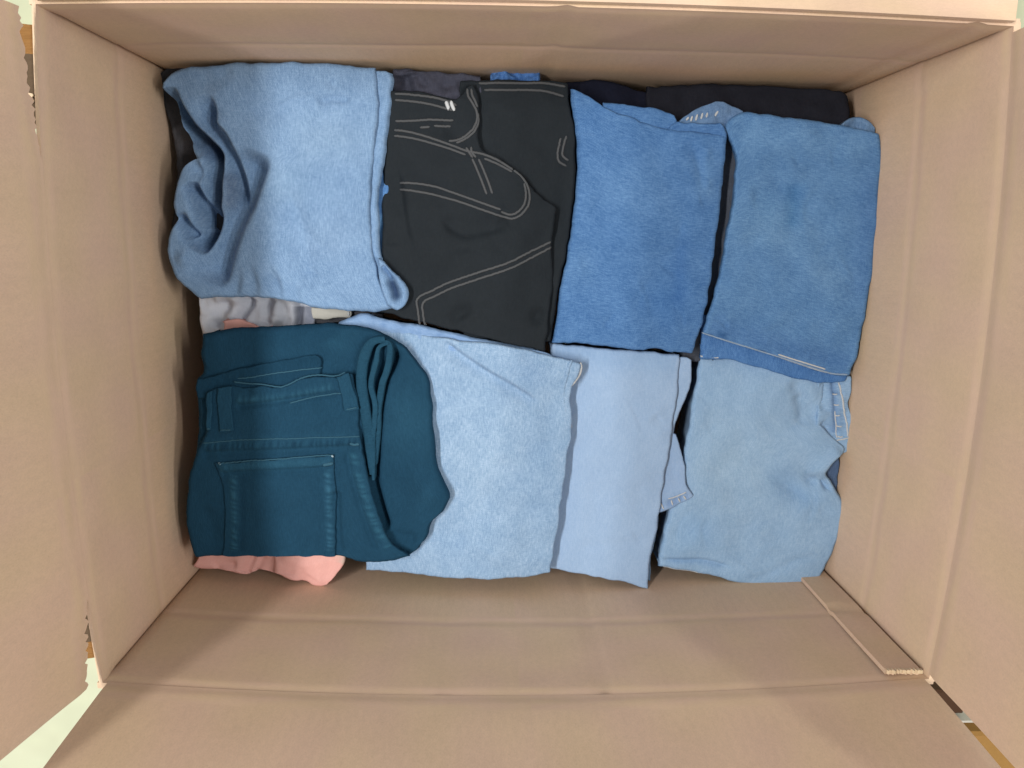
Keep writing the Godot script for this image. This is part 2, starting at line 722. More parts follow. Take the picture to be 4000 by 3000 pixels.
func carton() -> void:
	var kraft := board_material("kraft_board", c8(208, 182, 158))
	var raw := board_material("raw_board_edge", c8(206, 186, 158))
	var ochre := board_material("outer_liner", c8(138, 102, 60))
	var box := thing("cardboard_box", "large open brown corrugated carton with upright flaps, full of folded jeans", "box")
	var tl := Vector2(-HALF_W, -HALF_L)
	var tr := Vector2(HALF_W, -HALF_L)
	var br := Vector2(HALF_W, HALF_L)
	var bl := Vector2(-HALF_W, HALF_L)
	wall(box, "wall", kraft, tl, tr, 0.006, 0.006, 0.0, [[0.53, 0.0018], [0.955, 0.0016]])
	wall(box, "wall", kraft, tr, br, 0.011, 0.008, 0.006, [[0.06, 0.0016]])
	wall(box, "wall", kraft, bl, br, 0.014, 0.0105, 0.009, [[0.405, 0.0012], [0.60, 0.0018]])
	wall(box, "wall", kraft, tl, bl, 0.010, 0.006, 0.006, [], 0.0025)
	flap(box, "flap", kraft, tl, tr, 0.006, 97.0, 0.002, [])
	flap(box, "flap", kraft, tr, br, 0.011, -2.0, 0.003, [])
	flap(box, "flap", kraft, bl, br, 0.014, 5.0, 0.003, [])
	flap(box, "flap", kraft, tl, bl, 0.010, 11.0, 0.004, [[0, 0.100, 0.016], [1, 0.072, 0.017]])
	var base := MeshInstance3D.new()
	base.name = "base"
	var bm := BoxMesh.new()
	bm.size = Vector3(HALF_W * 2 - 0.004, 0.005, HALF_L * 2 - 0.004)
	base.mesh = bm
	base.position = Vector3(0, 0.0085, 0)
	base.material_override = kraft
	box.add_child(base)
	# the glued joint tab on the near wall at the right corner
	var rows := PackedFloat32Array()
	for k in 40: rows.append(lerpf(0.006, 0.30, k / 39.0))
	var tab := func(s: float, t: float) -> Vector3:
		var f := 4.0 * (1.0 - 0.025) * 0.025
		var x := HALF_W - 0.002 - 0.030 * s
		var off := 0.014 * f - 0.0045 + 0.002 * groove(t - CREASE + 0.006 * (1.0 - s), 0.0035) + 0.0004 * noise.get_noise_2d(s * 8.0, t * 60.0)
		var top := t
		if t < 0.008:
			top += 0.0022 * fine.get_noise_2d(s * 170.0, 3.0)
		return Vector3(x, RIM - top, HALF_L + off)
	panel(box, "joint_tab", kraft, 24, rows, tab, 0.004)
	var edge := func(s: float, t: float) -> Vector3:
		return Vector3(HALF_W - 0.002 - 0.0295 * s, RIM - 0.0045 - t + 0.0018 * fine.get_noise_2d(s * 190.0, 9.0), HALF_L - 0.0038 + 0.0005 * sin(s * 60.0))
	var few := PackedFloat32Array([0.0, 0.001, 0.002, 0.003])
	panel(box, "torn_edge", raw, 30, few, edge, 0.003)
	# brown outer paper still bridging the torn fold of the left flap, and dark strips whose colour paints the shade in the gap
	var gap_shade := board_material("gap_shade_board", c8(92, 78, 62))
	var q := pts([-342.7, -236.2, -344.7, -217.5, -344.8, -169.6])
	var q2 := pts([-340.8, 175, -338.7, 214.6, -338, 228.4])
	for d in [[q[0].y, q[1].y, ochre], [q[1].y, q[2].y, gap_shade], [q2[1].y, q2[2].y, ochre], [q2[0].y, q2[1].y, gap_shade]]:
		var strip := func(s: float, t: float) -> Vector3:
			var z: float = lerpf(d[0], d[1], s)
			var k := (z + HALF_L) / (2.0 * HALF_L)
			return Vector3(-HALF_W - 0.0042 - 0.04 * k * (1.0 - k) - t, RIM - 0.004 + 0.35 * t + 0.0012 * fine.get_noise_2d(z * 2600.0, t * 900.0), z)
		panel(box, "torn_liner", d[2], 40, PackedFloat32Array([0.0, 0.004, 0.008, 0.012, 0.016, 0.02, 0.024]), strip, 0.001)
	var fluff := func(s: float, t: float) -> Vector3:
		return Vector3(-HALF_W - 0.0085 - t + 0.0006 * sin(s * 9.0), RIM + 0.0015 + 0.2 * t, q[1].y + lerpf(0.026, 0.031, s) + 0.0006 * sin(t * 2000.0))
	panel(box, "torn_fluff", raw, 10, PackedFloat32Array([0.0, 0.002, 0.004, 0.006]), fluff, 0.0012)

func beside() -> void:
	var ochre := board_material("tan_carton_board", c8(150, 114, 66))
	var wood := plain("dark_wood", c8(74, 52, 38), 0.6)
	var o := thing("closed_carton", "small ochre cardboard carton glimpsed through the slot at the lower right corner", "carton")
	var q := pts([438.4, 373])
	bevel_box(o, "body", ochre, Vector3(0.22, 0.27, 0.2), Vector3(q[0].x + 0.105, 0.135, q[0].y + 0.098), 0.003)
	bevel_box(o, "lid", ochre, Vector3(0.224, 0.03, 0.204), Vector3(q[0].x + 0.105, 0.2865, q[0].y + 0.098), 0.003)
	var p := thing("wooden_plank", "dark brown wooden plank glimpsed in the slot beside the carton corner", "plank")
	q = pts([424, 350.1])
	bevel_box(p, "board", wood, Vector3(0.05, 0.28, 0.026), Vector3(q[0].x, 0.14, q[0].y), 0.002)
	var w := thing("paper_strip", "small grey white strip of paper between the brown plank and the ochre carton", "paper")
	q = pts([447, 375])
	bevel_box(w, "sheet", plain("grey_paper", c8(206, 204, 198)), Vector3(0.05, 0.285, 0.015), Vector3(q[0].x, 0.1425, q[0].y), 0.001)

func bevel_box(parent: Node, called: String, m: Material, size: Vector3, at: Vector3, c: float) -> void:
	var st := SurfaceTool.new()
	st.begin(Mesh.PRIMITIVE_TRIANGLES)
	var h := size / 2
	var ring := func(x: float, z: float, y: float) -> Array:
		return [Vector3(-x, y, -z), Vector3(x, y, -z), Vector3(x, y, z), Vector3(-x, y, z)]
	var rings := [ring.call(h.x - c, h.z - c, -h.y), ring.call(h.x, h.z, -h.y + c), ring.call(h.x, h.z, h.y - c), ring.call(h.x - c, h.z - c, h.y)]
	st.set_smooth_group(-1)
	for k in 3:
		for i in 4:
			var j := (i + 1) % 4
			for q: Vector3 in [rings[k][i], rings[k + 1][j], rings[k][j], rings[k][i], rings[k + 1][i], rings[k + 1][j]]:
				st.set_uv(Vector2(q.x + q.z, q.y))
				st.add_vertex(q)
	for q: Vector3 in [rings[3][0], rings[3][1], rings[3][2], rings[3][0], rings[3][2], rings[3][3], rings[0][0], rings[0][2], rings[0][1], rings[0][0], rings[0][3], rings[0][2]]:
		st.set_uv(Vector2(q.x, q.z))
		st.add_vertex(q)
	var o := commit(called, st, m, parent)
	o.position = at

func garments() -> void:
	var light := denim("washed_denim", c8(86, 116, 153), c8(136, 166, 201), 1.3, 0.93, 0.35)
	var inner := denim("denim_reverse", c8(52, 70, 100), c8(92, 108, 132), 1.0, 0.95, 0.4)
	var mid := denim("mid_blue_denim", c8(52, 90, 142), c8(98, 138, 186), 1.45, 0.92, 0.4)
	var right_blue := denim("worn_blue_denim", c8(62, 100, 148), c8(106, 146, 189), 1.45, 0.92, 0.4)
	var pale := denim("pale_slub_denim", c8(104, 135, 170), c8(157, 182, 210), 1.6, 0.93, 0.4)
	var sky := denim("bleached_denim", c8(130, 158, 194), c8(157, 182, 213), 1.2, 0.93, 0.35)
	var faded := denim("faded_denim", c8(112, 145, 182), c8(154, 183, 213), 1.25, 0.93, 0.4)
	var teal := denim("dark_teal_denim", c8(18, 47, 67), c8(33, 70, 95), 0.9, 0.9, 0.7, 3.2)
	var black := denim("black_twill", c8(26, 31, 36), c8(38, 44, 50), 0.8, 0.75, 0.25)
	var navy := denim("navy_cloth", c8(24, 25, 33), c8(42, 44, 53), 0.9, 0.9, 0.3)
	var pink := denim("pink_cotton", c8(200, 148, 143), c8(220, 174, 168), 0.7, 0.93, 0.25)
	var white := denim("white_cotton", c8(184, 190, 204), c8(208, 213, 224), 0.7, 0.93, 0.2)
	var grey := denim("grey_lining", c8(60, 62, 72), c8(96, 98, 110), 0.9, 0.93, 0.3)
	var bright := denim("bright_blue_denim", c8(44, 84, 150), c8(104, 144, 200), 1.3, 0.93, 0.6)
	var green := denim("dark_green_cloth", c8(14, 54, 44), c8(26, 80, 66), 0.9, 0.93, 0.3)
	var grey_thread := plain("grey_thread", c8(74, 77, 81))
	var white_thread := plain("white_thread", c8(178, 184, 190))
	var cream_thread := plain("cream_thread", c8(168, 172, 176))
	var teal_thread := plain("teal_thread", c8(48, 84, 104))
	var blue_thread := plain("blue_thread", c8(120, 150, 190))

	low_layer(navy, grey, bright, green, white, pink, cream_thread)
	right_jeans(right_blue, mid, light, white_thread)
	corner_jeans(faded, sky, white_thread, inner)
	sky_jeans(sky, faded)
	pale_jeans(pale, faded, cream_thread)
	mid_jeans(mid)
	black_trousers(black, grey, grey_thread, white_thread)
	teal_jeans(teal, teal_thread)
	bunched_jeans(light, inner, mid)

func low_layer(navy, grey, bright, green, white, pink, cream_thread) -> void:
	var t := thing("navy_trousers", "dark navy trousers peeking out behind the jeans along the top right wall", "trousers")
	sheet(t, "folded_leg", navy, H_DARK, [117.7, -240.4, 135.7, -240.8, 166, -243.5, 204.2, -243.1, 242.5, -242.2, 277.2, -240.5, 300.5, -238.8], [309.5, -235.3, 312.5, -224.5, 313.4, -211.7], [123.3, -184.7, 169.5, -185.4, 227.6, -186.4, 266.5, -187, 311.1, -189.6], [117.5, -224.6, 119.3, -206.6],
		{"rounds": [9, 9, 2, 4], "res": [70, 40], "wave": 1.6, "freq": 16, "deep": 60, "strokes": [stroke([146, -240.4, 153.3, -228.1, 152.2, -213.7], -3, 5, 9), stroke([221.9, -238.3, 260.4, -233.6, 302.8, -230.8], -1.5, 6)]})
	t = thing("black_slacks", "blackish blue cloth squeezed between the back wall and the mid blue jeans", "trousers")
	sheet(t, "folded_leg", navy, H_DARK - 0.004, [37.3, -242.5, 56.1, -245.3, 71.1, -246.3, 90.1, -242.9, 105.5, -239.1, 120.9, -233.7], [136.5, -226.8, 152.3, -216.2], [40.6, -190.6, 82.6, -191.3, 111.5, -190, 157.5, -192.6], [35.8, -226.8, 37.2, -208.8],
		{"rounds": [8, 6, 2, 3], "res": [50, 30], "wave": 2, "freq": 18, "deep": 60, "tone": Color(0.6, 0.65, 0.9)})
	t = thing("crumpled_denim", "small crumpled bit of bright blue denim above the black trousers", "jeans")
	sheet(t, "fold", bright, H_DARK + 0.004, [-27.5, -252.5, -21.5, -256.2, -16.3, -256.8, -7.7, -254.8, 2.6, -255.7, 11.3, -254.1, 16.6, -250.1], [17, -245.2], [-28.2, -229.6, -12.6, -229.9, 3.1, -230.1, 17, -230.4], [-29.2, -242.7],
		{"rounds": [4, 4, 1, 4], "res": [50, 30], "wave": 3.5, "freq": 45, "deep": 50, "strokes": [stroke([-13.9, -255, -9.5, -250.2, -10.3, -243.7], -5, 3), stroke([2.4, -254.5, -0.1, -248.8, 3.5, -244], -4, 3)]})
	t = thing("patterned_trousers", "dark grey mottled cloth beneath the bunched light jeans by the left wall", "trousers")
	sheet(t, "fold", grey, H_DARK, [-332.6, -242.1, -322, -249.4, -300.3, -252.3, -275.5, -252.8], [-275.2, -204.3, -274.7, -158.4], [-328, -73.8, -307.1, -72.5, -295.8, -72.6, -279.6, -72.8], [-333.9, -224.3, -327.4, -195.8, -322.2, -170, -324.9, -142.1, -330.3, -110.6],
		{"rounds": [4, 3, 3, 6], "res": [40, 60], "wave": 3, "freq": 18, "deep": 50, "tone": Color(0.55, 0.55, 0.5), "tints": [tint([-323.8, -196.8, -318.4, -184.8, -313, -172.7], 9, Color(2.2, 2.2, 2.2), 0.1)]})
	t = thing("slate_gap_filler", "added dark slate sheet that keeps the gap between the two upper right blue jeans from going black", "trousers")  # added filler sheet, lightens the gap that would otherwise turn black
	sheet(t, "fold", grey, H_RIGHT - 0.02, [167.6, -198.8, 180.5, -199.9, 199.2, -199.3, 210.6, -197.7], [214, -151.1, 215.6, -77], [159.5, 20.4, 175.2, 20.3, 195, 20.1], [169.8, -132.2, 168.6, -57.5],
		{"rounds": [3, 3, 3, 3], "res": [30, 70], "wave": 2, "freq": 14, "deep": 30, "tone": Color(0.75, 0.82, 0.82)})
	t = thing("green_cloth", "sliver of dark green cloth at the lower right corner of the pile", "cloth")
	sheet(t, "fold", green, H_DARK - 0.008, [319.1, 189.7, 326.4, 189.7, 333.7, 189.7], [336.7, 208.7, 337.3, 222.1], [313.3, 247.3, 320.7, 247.3, 329.4, 242.4], [313.9, 212.6],
		{"rounds": [2, 4, 3, 2], "res": [24, 30], "wave": 1, "freq": 20, "deep": 40})
	t = thing("white_shirt", "white ruffled cotton cloth between the bunched jeans and the teal jeans", "shirt")
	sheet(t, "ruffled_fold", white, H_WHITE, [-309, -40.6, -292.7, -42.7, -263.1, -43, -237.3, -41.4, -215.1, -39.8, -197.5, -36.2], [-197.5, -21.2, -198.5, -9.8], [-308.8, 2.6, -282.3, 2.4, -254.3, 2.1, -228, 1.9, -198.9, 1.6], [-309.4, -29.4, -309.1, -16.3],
		{"creases": 14, "rounds": [3, 4, 3, 6], "res": [100, 44], "wave": 3.0, "freq": 22, "deep": 40, "puff": 2,
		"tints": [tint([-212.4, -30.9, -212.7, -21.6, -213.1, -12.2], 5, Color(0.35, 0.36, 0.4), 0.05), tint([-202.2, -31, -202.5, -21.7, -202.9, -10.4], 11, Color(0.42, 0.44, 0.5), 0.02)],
		"strokes": [stroke([-258.1, -39.7, -262.3, -30.4, -269.3, -19.1, -271.4, -14.4], -13, 3.5, 6, 0.1), stroke([-283.8, -40.4, -282.4, -32, -288.6, -20.8, -294.9, -7.6], -8, 5, 7), stroke([-238.7, -39.9, -242.9, -30.6, -244.7, -11.9], -8, 4, 8, 0.1), stroke([-228.6, -40, -227.3, -27, -226.2, -10.2], -3, 5), stroke([-212.1, -38.4, -212.6, -25.3, -214.8, -6.5], -8, 3, 4, 0.05), stroke([-296.9, -35.6, -278.4, -38.6, -265.6, -35.9], 3, 5), stroke([-249, -38, -251.5, -24.9, -254.1, -9.9], 3, 7)]})
	t = thing("cream_waistband", "narrow cream waistband end beside the white ruffled cloth under the bunched jeans", "waistband")
	var s := sheet(t, "band", white, H_WHITE + 0.004, [-200.5, -30.6, -183.7, -30.8, -162.8, -29.1], [-161.8, -25.3], [-198.1, -19.3, -184.1, -19.8, -173.7, -21.4, -163, -22.3], [-199.8, -24.9],
		{"rounds": [2, 3, 3, 2], "res": [40, 16], "deep": 14, "tone": Color(0.72, 0.68, 0.56)})
	thread(t, "stitching", s, [-165.2, -27.7, -164.3, -24.9, -165.1, -22.8], cream_thread, 1.3)
	sheet(t, "tail", grey, H_WHITE - 0.003, [-198.8, -26.8, -183.8, -27, -155.8, -27.3, -133.3, -24.7], [-132.5, -20], [-199.5, -6, -178.8, -8.1, -156.2, -8.3, -131.7, -8.6], [-199.1, -17.4],
		{"rounds": [2, 3, 3, 2], "res": [40, 16], "deep": 20, "wave": 1.5, "freq": 30, "tone": Color(0.8, 0.78, 0.72)})
	t = thing("pink_shorts", "pink cotton garment showing above and below the dark teal jeans", "garment")
	sheet(t, "fold", pink, H_PINK, [-282.8, -17, -274.4, -18.9, -264.4, -18.8, -251.8, -14.5, -240.9, -11.2], [-211.5, 38, -177, 136], [-327.3, 233.1, -321.8, 236.4, -307.3, 237.7, -291.8, 239.4, -284.2, 241.9, -274.4, 243.2, -264.5, 240.4, -254.8, 240.6, -239.3, 244.9, -221.8, 248.9, -205.2, 254.3, -193.9, 252.1], [-281.5, -6.7, -298.3, 57.9, -310.7, 136.5, -315.2, 208, -319.9, 220.5],
		{"creases": 30, "rounds": [3, 4, 6, 4], "res": [120, 120], "wave": 1.8, "freq": 16, "deep": 30, "slope": [0, -0.02],
		"strokes": [stroke([-266.7, 216.2, -268.2, 226.6, -274.8, 241.3], -5, 4, 6, 0.02), stroke([-258, 216.2, -260.4, 226.6, -266, 240.2], -5, 5, 3, 0.02), stroke([-307.4, 235, -295.5, 230.8, -282.1, 232.9], -3, 5), stroke([-248.3, 216.2, -250.7, 226.6, -253.3, 239.2], -3, 5, 8, 0.02), stroke([-229, 216.2, -231.4, 228.7, -237.9, 243.4], -2.5, 6, 8, 0.02)]})
	sheet(t, "corner", pink, H_PINK + 0.002, [-245.7, 214.2, -214.5, 214.1, -185.2, 214.1, -172.5, 219.3], [-174.9, 228.8, -183.1, 241.5], [-246.9, 239.4, -231.5, 245.7, -215.9, 250, -203.2, 253.4, -193.3, 251.7], [-246.3, 226.7],
		{"creases": 8, "rounds": [2, 4, 5, 9], "res": [60, 30], "wave": 1.8, "freq": 20, "deep": 16, "tints": [tint([-182.3, 215.1, -171.7, 219.3, -175.9, 228.7], 5, Color(0.85, 1.15, 1.1), 0.05)],
		"strokes": [stroke([-219.2, 214.1, -225.5, 226.6, -230, 241.3], -2.5, 5, 8, 0.05), stroke([-188.2, 216.1, -198.4, 230.8, -206.7, 245.5], 2, 9, 9, 0.1)]})

func right_jeans(m, under, pale, white_thread) -> void:
	var hem_thread := plain("pale_hem_thread", c8(132, 152, 176))
	var t := thing("blue_jeans", "worn mid blue jeans in the upper right corner with a white stitched hem", "jeans", "blue jeans folded in the carton")
	sheet(t, "lower_leg", under, H_RIGHT - 0.011, [178.1, -28.8, 211.7, -23.3, 251.5, -15.9, 324.1, -0.8], [329, 19], [180, 14.7, 200.6, 16.1, 216.6, 17.6, 247, 26.7, 275.5, 34.5, 304, 39.3, 325.8, 37.1], [178.3, -7.3],
		{"rounds": [2, 3, 3, 4], "res": [70, 30], "deep": 12, "wave": 0.8, "tone": Color(0.95, 1.0, 1.05)})
	var top := sheet(t, "waist_edge", pale, H_RIGHT - 0.006, [143.1, -203.7, 150.1, -211.2, 160.9, -217.6, 169.9, -221.7, 178.9, -224.6, 190.2, -222, 203.6, -216], [206.3, -204.7], [144.5, -195.7, 162.2, -195.1, 180.9, -195.1, 205.1, -195.9], [143.3, -200.1],
		{"rounds": [3, 2, 2, 3], "res": [60, 30], "deep": 20, "wave": 1.6, "freq": 30, "tone": Color(0.72, 0.76, 0.82), "strokes": [stroke([149.2, -205.7, 165.4, -212.1, 183.5, -216.8], -1.5, 3, 3, 0.1, 9)]})
	for q in [[151.3, -207.3, 152.9, -210.5], [155.4, -206.7, 156.6, -211.2], [159.8, -207.5, 161.3, -212.7], [164.5, -208.9, 166.3, -214.2], [169.2, -210.1, 170.4, -214.3], [177.2, -211.3, 179.5, -215.8]]:
		thread(t, "stitch", top, q, white_thread, 1.1)
	sheet(t, "waist_corner", pale, H_RIGHT - 0.008, [297, -206.3, 303.2, -210.7, 310.4, -213.3, 320, -211.7, 328.2, -205.1], [331, -196.2], [297.8, -188.5, 312.9, -188.8, 331.8, -189.1], [297.1, -199.2],
		{"rounds": [3, 3, 2, 3], "res": [40, 30], "deep": 24, "wave": 2.0, "freq": 32, "tone": Color(0.74, 0.78, 0.82), "strokes": [stroke([303.5, -202.2, 310.7, -205, 320.2, -204.3], -3, 3, 3)]})
	var s := sheet(t, "folded_leg", m, H_RIGHT, [186.1, -200, 191.9, -211.2, 207.4, -215.3, 226.2, -213.5, 245, -211.4, 273.3, -208.4, 292.4, -205.9, 311.5, -202.6, 329.3, -198.7], [333.7, -185.5, 336.4, -167.5, 336.4, -149.3, 338.4, -116.1, 337.4, -78.5, 335.9, -49.8, 333.8, -10.8, 331.2, 11], [177.6, -11.2, 193.2, -6.3, 223.4, 2.9, 253.7, 11.7, 278.3, 19.8, 298.7, 26, 315.1, 30.3, 326.3, 29.4], [195.7, -183.3, 199.4, -165.4, 198.8, -141.8, 195.7, -114.2, 192.2, -80.5, 186.6, -48.1, 180.6, -26.5],
		{"rounds": [6, 8, 3, 5], "creases": 12, "res": [110, 130], "puff": 3, "wave": 1.6, "freq": 9, "deep": 40, "turn": true,
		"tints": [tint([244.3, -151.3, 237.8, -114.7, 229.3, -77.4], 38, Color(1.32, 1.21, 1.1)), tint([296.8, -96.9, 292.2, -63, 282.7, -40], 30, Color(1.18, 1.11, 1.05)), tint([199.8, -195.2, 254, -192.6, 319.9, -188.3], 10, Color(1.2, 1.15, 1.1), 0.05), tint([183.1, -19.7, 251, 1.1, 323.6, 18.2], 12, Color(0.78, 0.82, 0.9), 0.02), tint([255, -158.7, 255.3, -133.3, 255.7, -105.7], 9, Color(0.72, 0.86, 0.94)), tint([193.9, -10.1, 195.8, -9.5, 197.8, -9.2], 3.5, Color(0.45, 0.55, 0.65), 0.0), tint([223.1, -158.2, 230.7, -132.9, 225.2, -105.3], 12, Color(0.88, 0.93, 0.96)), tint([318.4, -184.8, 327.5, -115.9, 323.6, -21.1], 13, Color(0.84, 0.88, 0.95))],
		"strokes": [stroke([210.9, -11.2, 250.8, -0.9, 311.5, 16.3], -0.8, 3, 3, 0.05, 16), stroke([253.1, -158.6, 256.5, -129.6, 255.2, -100.1], -1.3, 8), stroke([211, -143.5, 230, -142, 246.2, -151.3], -1.0, 7), stroke([176.8, -28.1, 190.5, -25.5, 202.8, -16], -1.5, 2.5)]})
	thread(t, "stitching", s, [177, -11.5, 187.8, -8.1, 197.7, -5.1, 211.7, -0.9, 223.7, 2.5, 237.7, 6.7, 254.8, 11.7, 272, 17, 292.4, 23.2, 308.6, 27.5, 322.6, 28.1], hem_thread, 0.8)
	thread(t, "stitching", s, [252.6, 8.9, 271.8, 14.7, 292.1, 20.6, 300.3, 23.1], white_thread, 0.8)
	thread(t, "stitching", s, [254.9, 12.1, 272.1, 17.6, 292.4, 23.8, 308.7, 28.1], white_thread, 0.6)
	var bottom := sheet(t, "under_hem", under, H_RIGHT - 0.013, [178.4, 0.5, 187.8, 1.4, 199.8, 4.2], [201.2, 10.2], [179.3, 15.9, 188.8, 16.6, 201.7, 16.5], [178.5, 8.4], {"rounds": [1, 1, 2, 1], "res": [24, 14], "deep": 8})
	thread(t, "stitching", bottom, [179.3, 12.7, 187.2, 13.8, 198.2, 14.1], white_thread, 0.9)
func corner_jeans(m, pale, white_thread, inner) -> void:
	var t := thing("faded_jeans", "faded light blue jeans in the lower right corner with a stitched waistband against the wall", "jeans", "light jeans folded in the carton")
	sheet(t, "tucked_leg", inner, H_LOW - 0.008, [304.6, 124.6, 321.2, 113.7, 330, 110.9], [332.4, 124.4, 333.6, 140.8, 333.5, 153.6], [311.6, 162.9, 325.8, 162.8, 333.8, 161], [306.2, 142.7],
		{"rounds": [3, 4, 2, 2], "res": [36, 36], "deep": 20, "wave": 1.5, "freq": 30, "tone": Color(1.1, 1.15, 1.2)})
	var w := sheet(t, "waistband", m, H_LOW - 0.003, [299.9, 34.4, 313.5, 32.6, 332.4, 31.6], [334.7, 41.1, 335.6, 49.8, 333.3, 58.6, 336.8, 72.6, 340.6, 86.7, 343.8, 97.1], [303.6, 113.8, 317.1, 108.3, 326.3, 111.8, 336.6, 110, 336.3, 102.8], [302.4, 62.3, 302.9, 87],
		{"rounds": [2, 4, 3, 2], "res": [60, 80], "deep": 22, "wave": 1.4, "freq": 26, "turn": true,
		"tints": [tint([319.6, 38.5, 324.3, 61, 331.2, 96.1], 6, Color(0.75, 0.8, 0.88), 0.05, 11), tint([314.3, 36.8, 318.3, 61, 323, 92.6], 4, Color(0.62, 0.68, 0.8), 0.05)],
		"strokes": [stroke([315.3, 35.1, 319.5, 61, 324.6, 96.2], -2.0, 2.5, 2.5, 0.05), stroke([320.4, 38.5, 325.7, 64.5, 332.1, 96.1], -1.4, 4, 4, 0.05, 10), stroke([306.4, 35.2, 306.4, 54.2, 310.7, 71.6], -2, 4), stroke([307, 78.6, 316.5, 87.4, 322.5, 96.2], -3, 4)]})
	thread(t, "stitching", w, [321.5, 38.8, 325.5, 52.3, 329.3, 67.9, 333.3, 82, 335.6, 94.3], white_thread, 1.0)
	thread(t, "stitching", w, [320.2, 68, 322.9, 82, 325, 96.2], white_thread, 0.7)
	thread(t, "stitching", w, [324.5, 98.8, 331.3, 97, 340.6, 94.3], white_thread, 0.8)
	for k in 5:
		var a := pts([318.5, 50.6, 327.9, 94.4])
		var c := a[0].lerp(a[1], k / 4.0)
		thread(t, "stitching", w, [c.x * 1000.0 - 2.5, c.y * 1000.0, c.x * 1000.0, c.y * 1000.0 + 0.6, c.x * 1000.0 + 2.6, c.y * 1000.0], white_thread, 0.8)
	var s := sheet(t, "folded_leg", m, H_LOW, [182, 11.4, 202.5, 13.8, 226.4, 15.3, 261.1, 22.7, 285.7, 29.4, 310.1, 32.6], [309.4, 48.2, 307.6, 65.7, 307.5, 79.8, 313.6, 88.7, 323.5, 97.5, 332.2, 104.6, 334.4, 109.1, 326.6, 115.4, 317.2, 128.1, 316.1, 134.5, 324.1, 144.5, 332.4, 157.3, 336.6, 167.4, 336.9, 181.3, 332.7, 207.6, 326.8, 230.3, 319.2, 246.5], [149.8, 236, 170.9, 239.1, 189, 242.5, 210.8, 246.3, 225.5, 250.9, 243.8, 254.2, 262, 256.3, 284, 259.4, 306.4, 261.4], [179.9, 33.7, 175.7, 63.1, 172.6, 98.3, 166.8, 134.2, 157.7, 176.2, 152.2, 205.9, 149.7, 222.8],
		{"rounds": [2, 6, 6, 5], "creases": 18, "slope": [0.03, 0.03], "res": [110, 130], "puff": 3, "wave": 1.8, "freq": 8, "deep": 45,
		"tints": [tint([193.1, 48.1, 214.6, 114.5, 228, 205.6], 45, Color(1.12, 1.08, 1.03)), tint([253.5, 123.3, 278.1, 146.6, 315.4, 170.2], 14, Color(0.84, 0.9, 0.96)), tint([159.6, 183.5, 184.9, 196.4, 204.4, 224.3], 20, Color(0.9, 0.95, 1.0)), tint([149.5, 227.2, 186.9, 229, 223, 237.5], 4, Color(0.85, 0.9, 0.96))],
		"strokes": [stroke([313.8, 132.9, 305.4, 137.5, 297.7, 150.2], -6, 5, 10), stroke([330.5, 106.8, 316.2, 121.2, 296.6, 137.5], 5, 7, 8), stroke([253.9, 128.6, 278.1, 146.6, 309.8, 166.6], -5, 14, 8), stroke([311.5, 137.4, 315.7, 144.7, 320.6, 150.1], -5, 3, 3), stroke([278.7, 50.9, 287.4, 71.7, 286.9, 85.8], -3, 6), stroke([270.5, 35.4, 289.6, 57.8, 304.2, 85.7], -3.5, 7), stroke([148.8, 226.6, 172.6, 227.7, 199.3, 228.8, 226.5, 236], -2.4, 2.2, 2.2, 0.15), stroke([231.1, 250.8, 259.3, 243.2, 293.6, 224.3, 318.6, 223.3], -1.2, 4, 4), stroke([304, 161.1, 315.4, 170.2, 329.8, 172.1], -1.5, 6), stroke([209.9, 146.8, 235.9, 168.6, 248.5, 196.3], -1.0, 9)]})
	thread(t, "hem_edge", s, [154.6, 236.4, 169.6, 238.3, 187.6, 241.7, 200.2, 243.2, 210.2, 245.1], white_thread, 1.2, 0, 0, -1.5)
	t = thing("pocketed_jeans", "pale blue denim corner with white stitches between the two folded pale legs", "jeans", "light jeans folded in the carton")
	var p := sheet(t, "folded_leg", pale, H_CORNER, [136.1, 87.3, 146.4, 87.2, 159.6, 92.4], [166.3, 111.9, 170.1, 129.8, 170.9, 140.9, 174.4, 148.7, 179, 156.9], [131.7, 177.1, 146.5, 174.9, 158.6, 170.5, 169.6, 164.2, 178.7, 158], [133.2, 133.5],
		{"rounds": [2, 3, 3, 2], "res": [50, 60], "deep": 9, "wave": 1.2, "freq": 18, "tone": Color(0.9, 0.92, 0.95),
		"tints": [tint([139.1, 169.8, 156.2, 164.3, 174.8, 155.1], 5, Color(0.7, 0.75, 0.84), 0.02, 9)],
		"strokes": [stroke([139, 168.9, 156.2, 163.4, 174.8, 154.8], -1.2, 3, 3, 0.05, 9)]})
	thread(t, "stitching", p, [154.2, 159.2, 162.8, 157, 172.9, 151.5], white_thread, 0.7)
	for q in [[147.5, 164.3, 149.9, 170.1], [157.8, 161, 159.4, 166.1], [164.6, 158.8, 166.9, 162.8], [169.7, 156.1, 172.5, 159.7]]:
		thread(t, "stitching", p, q, white_thread, 0.9)

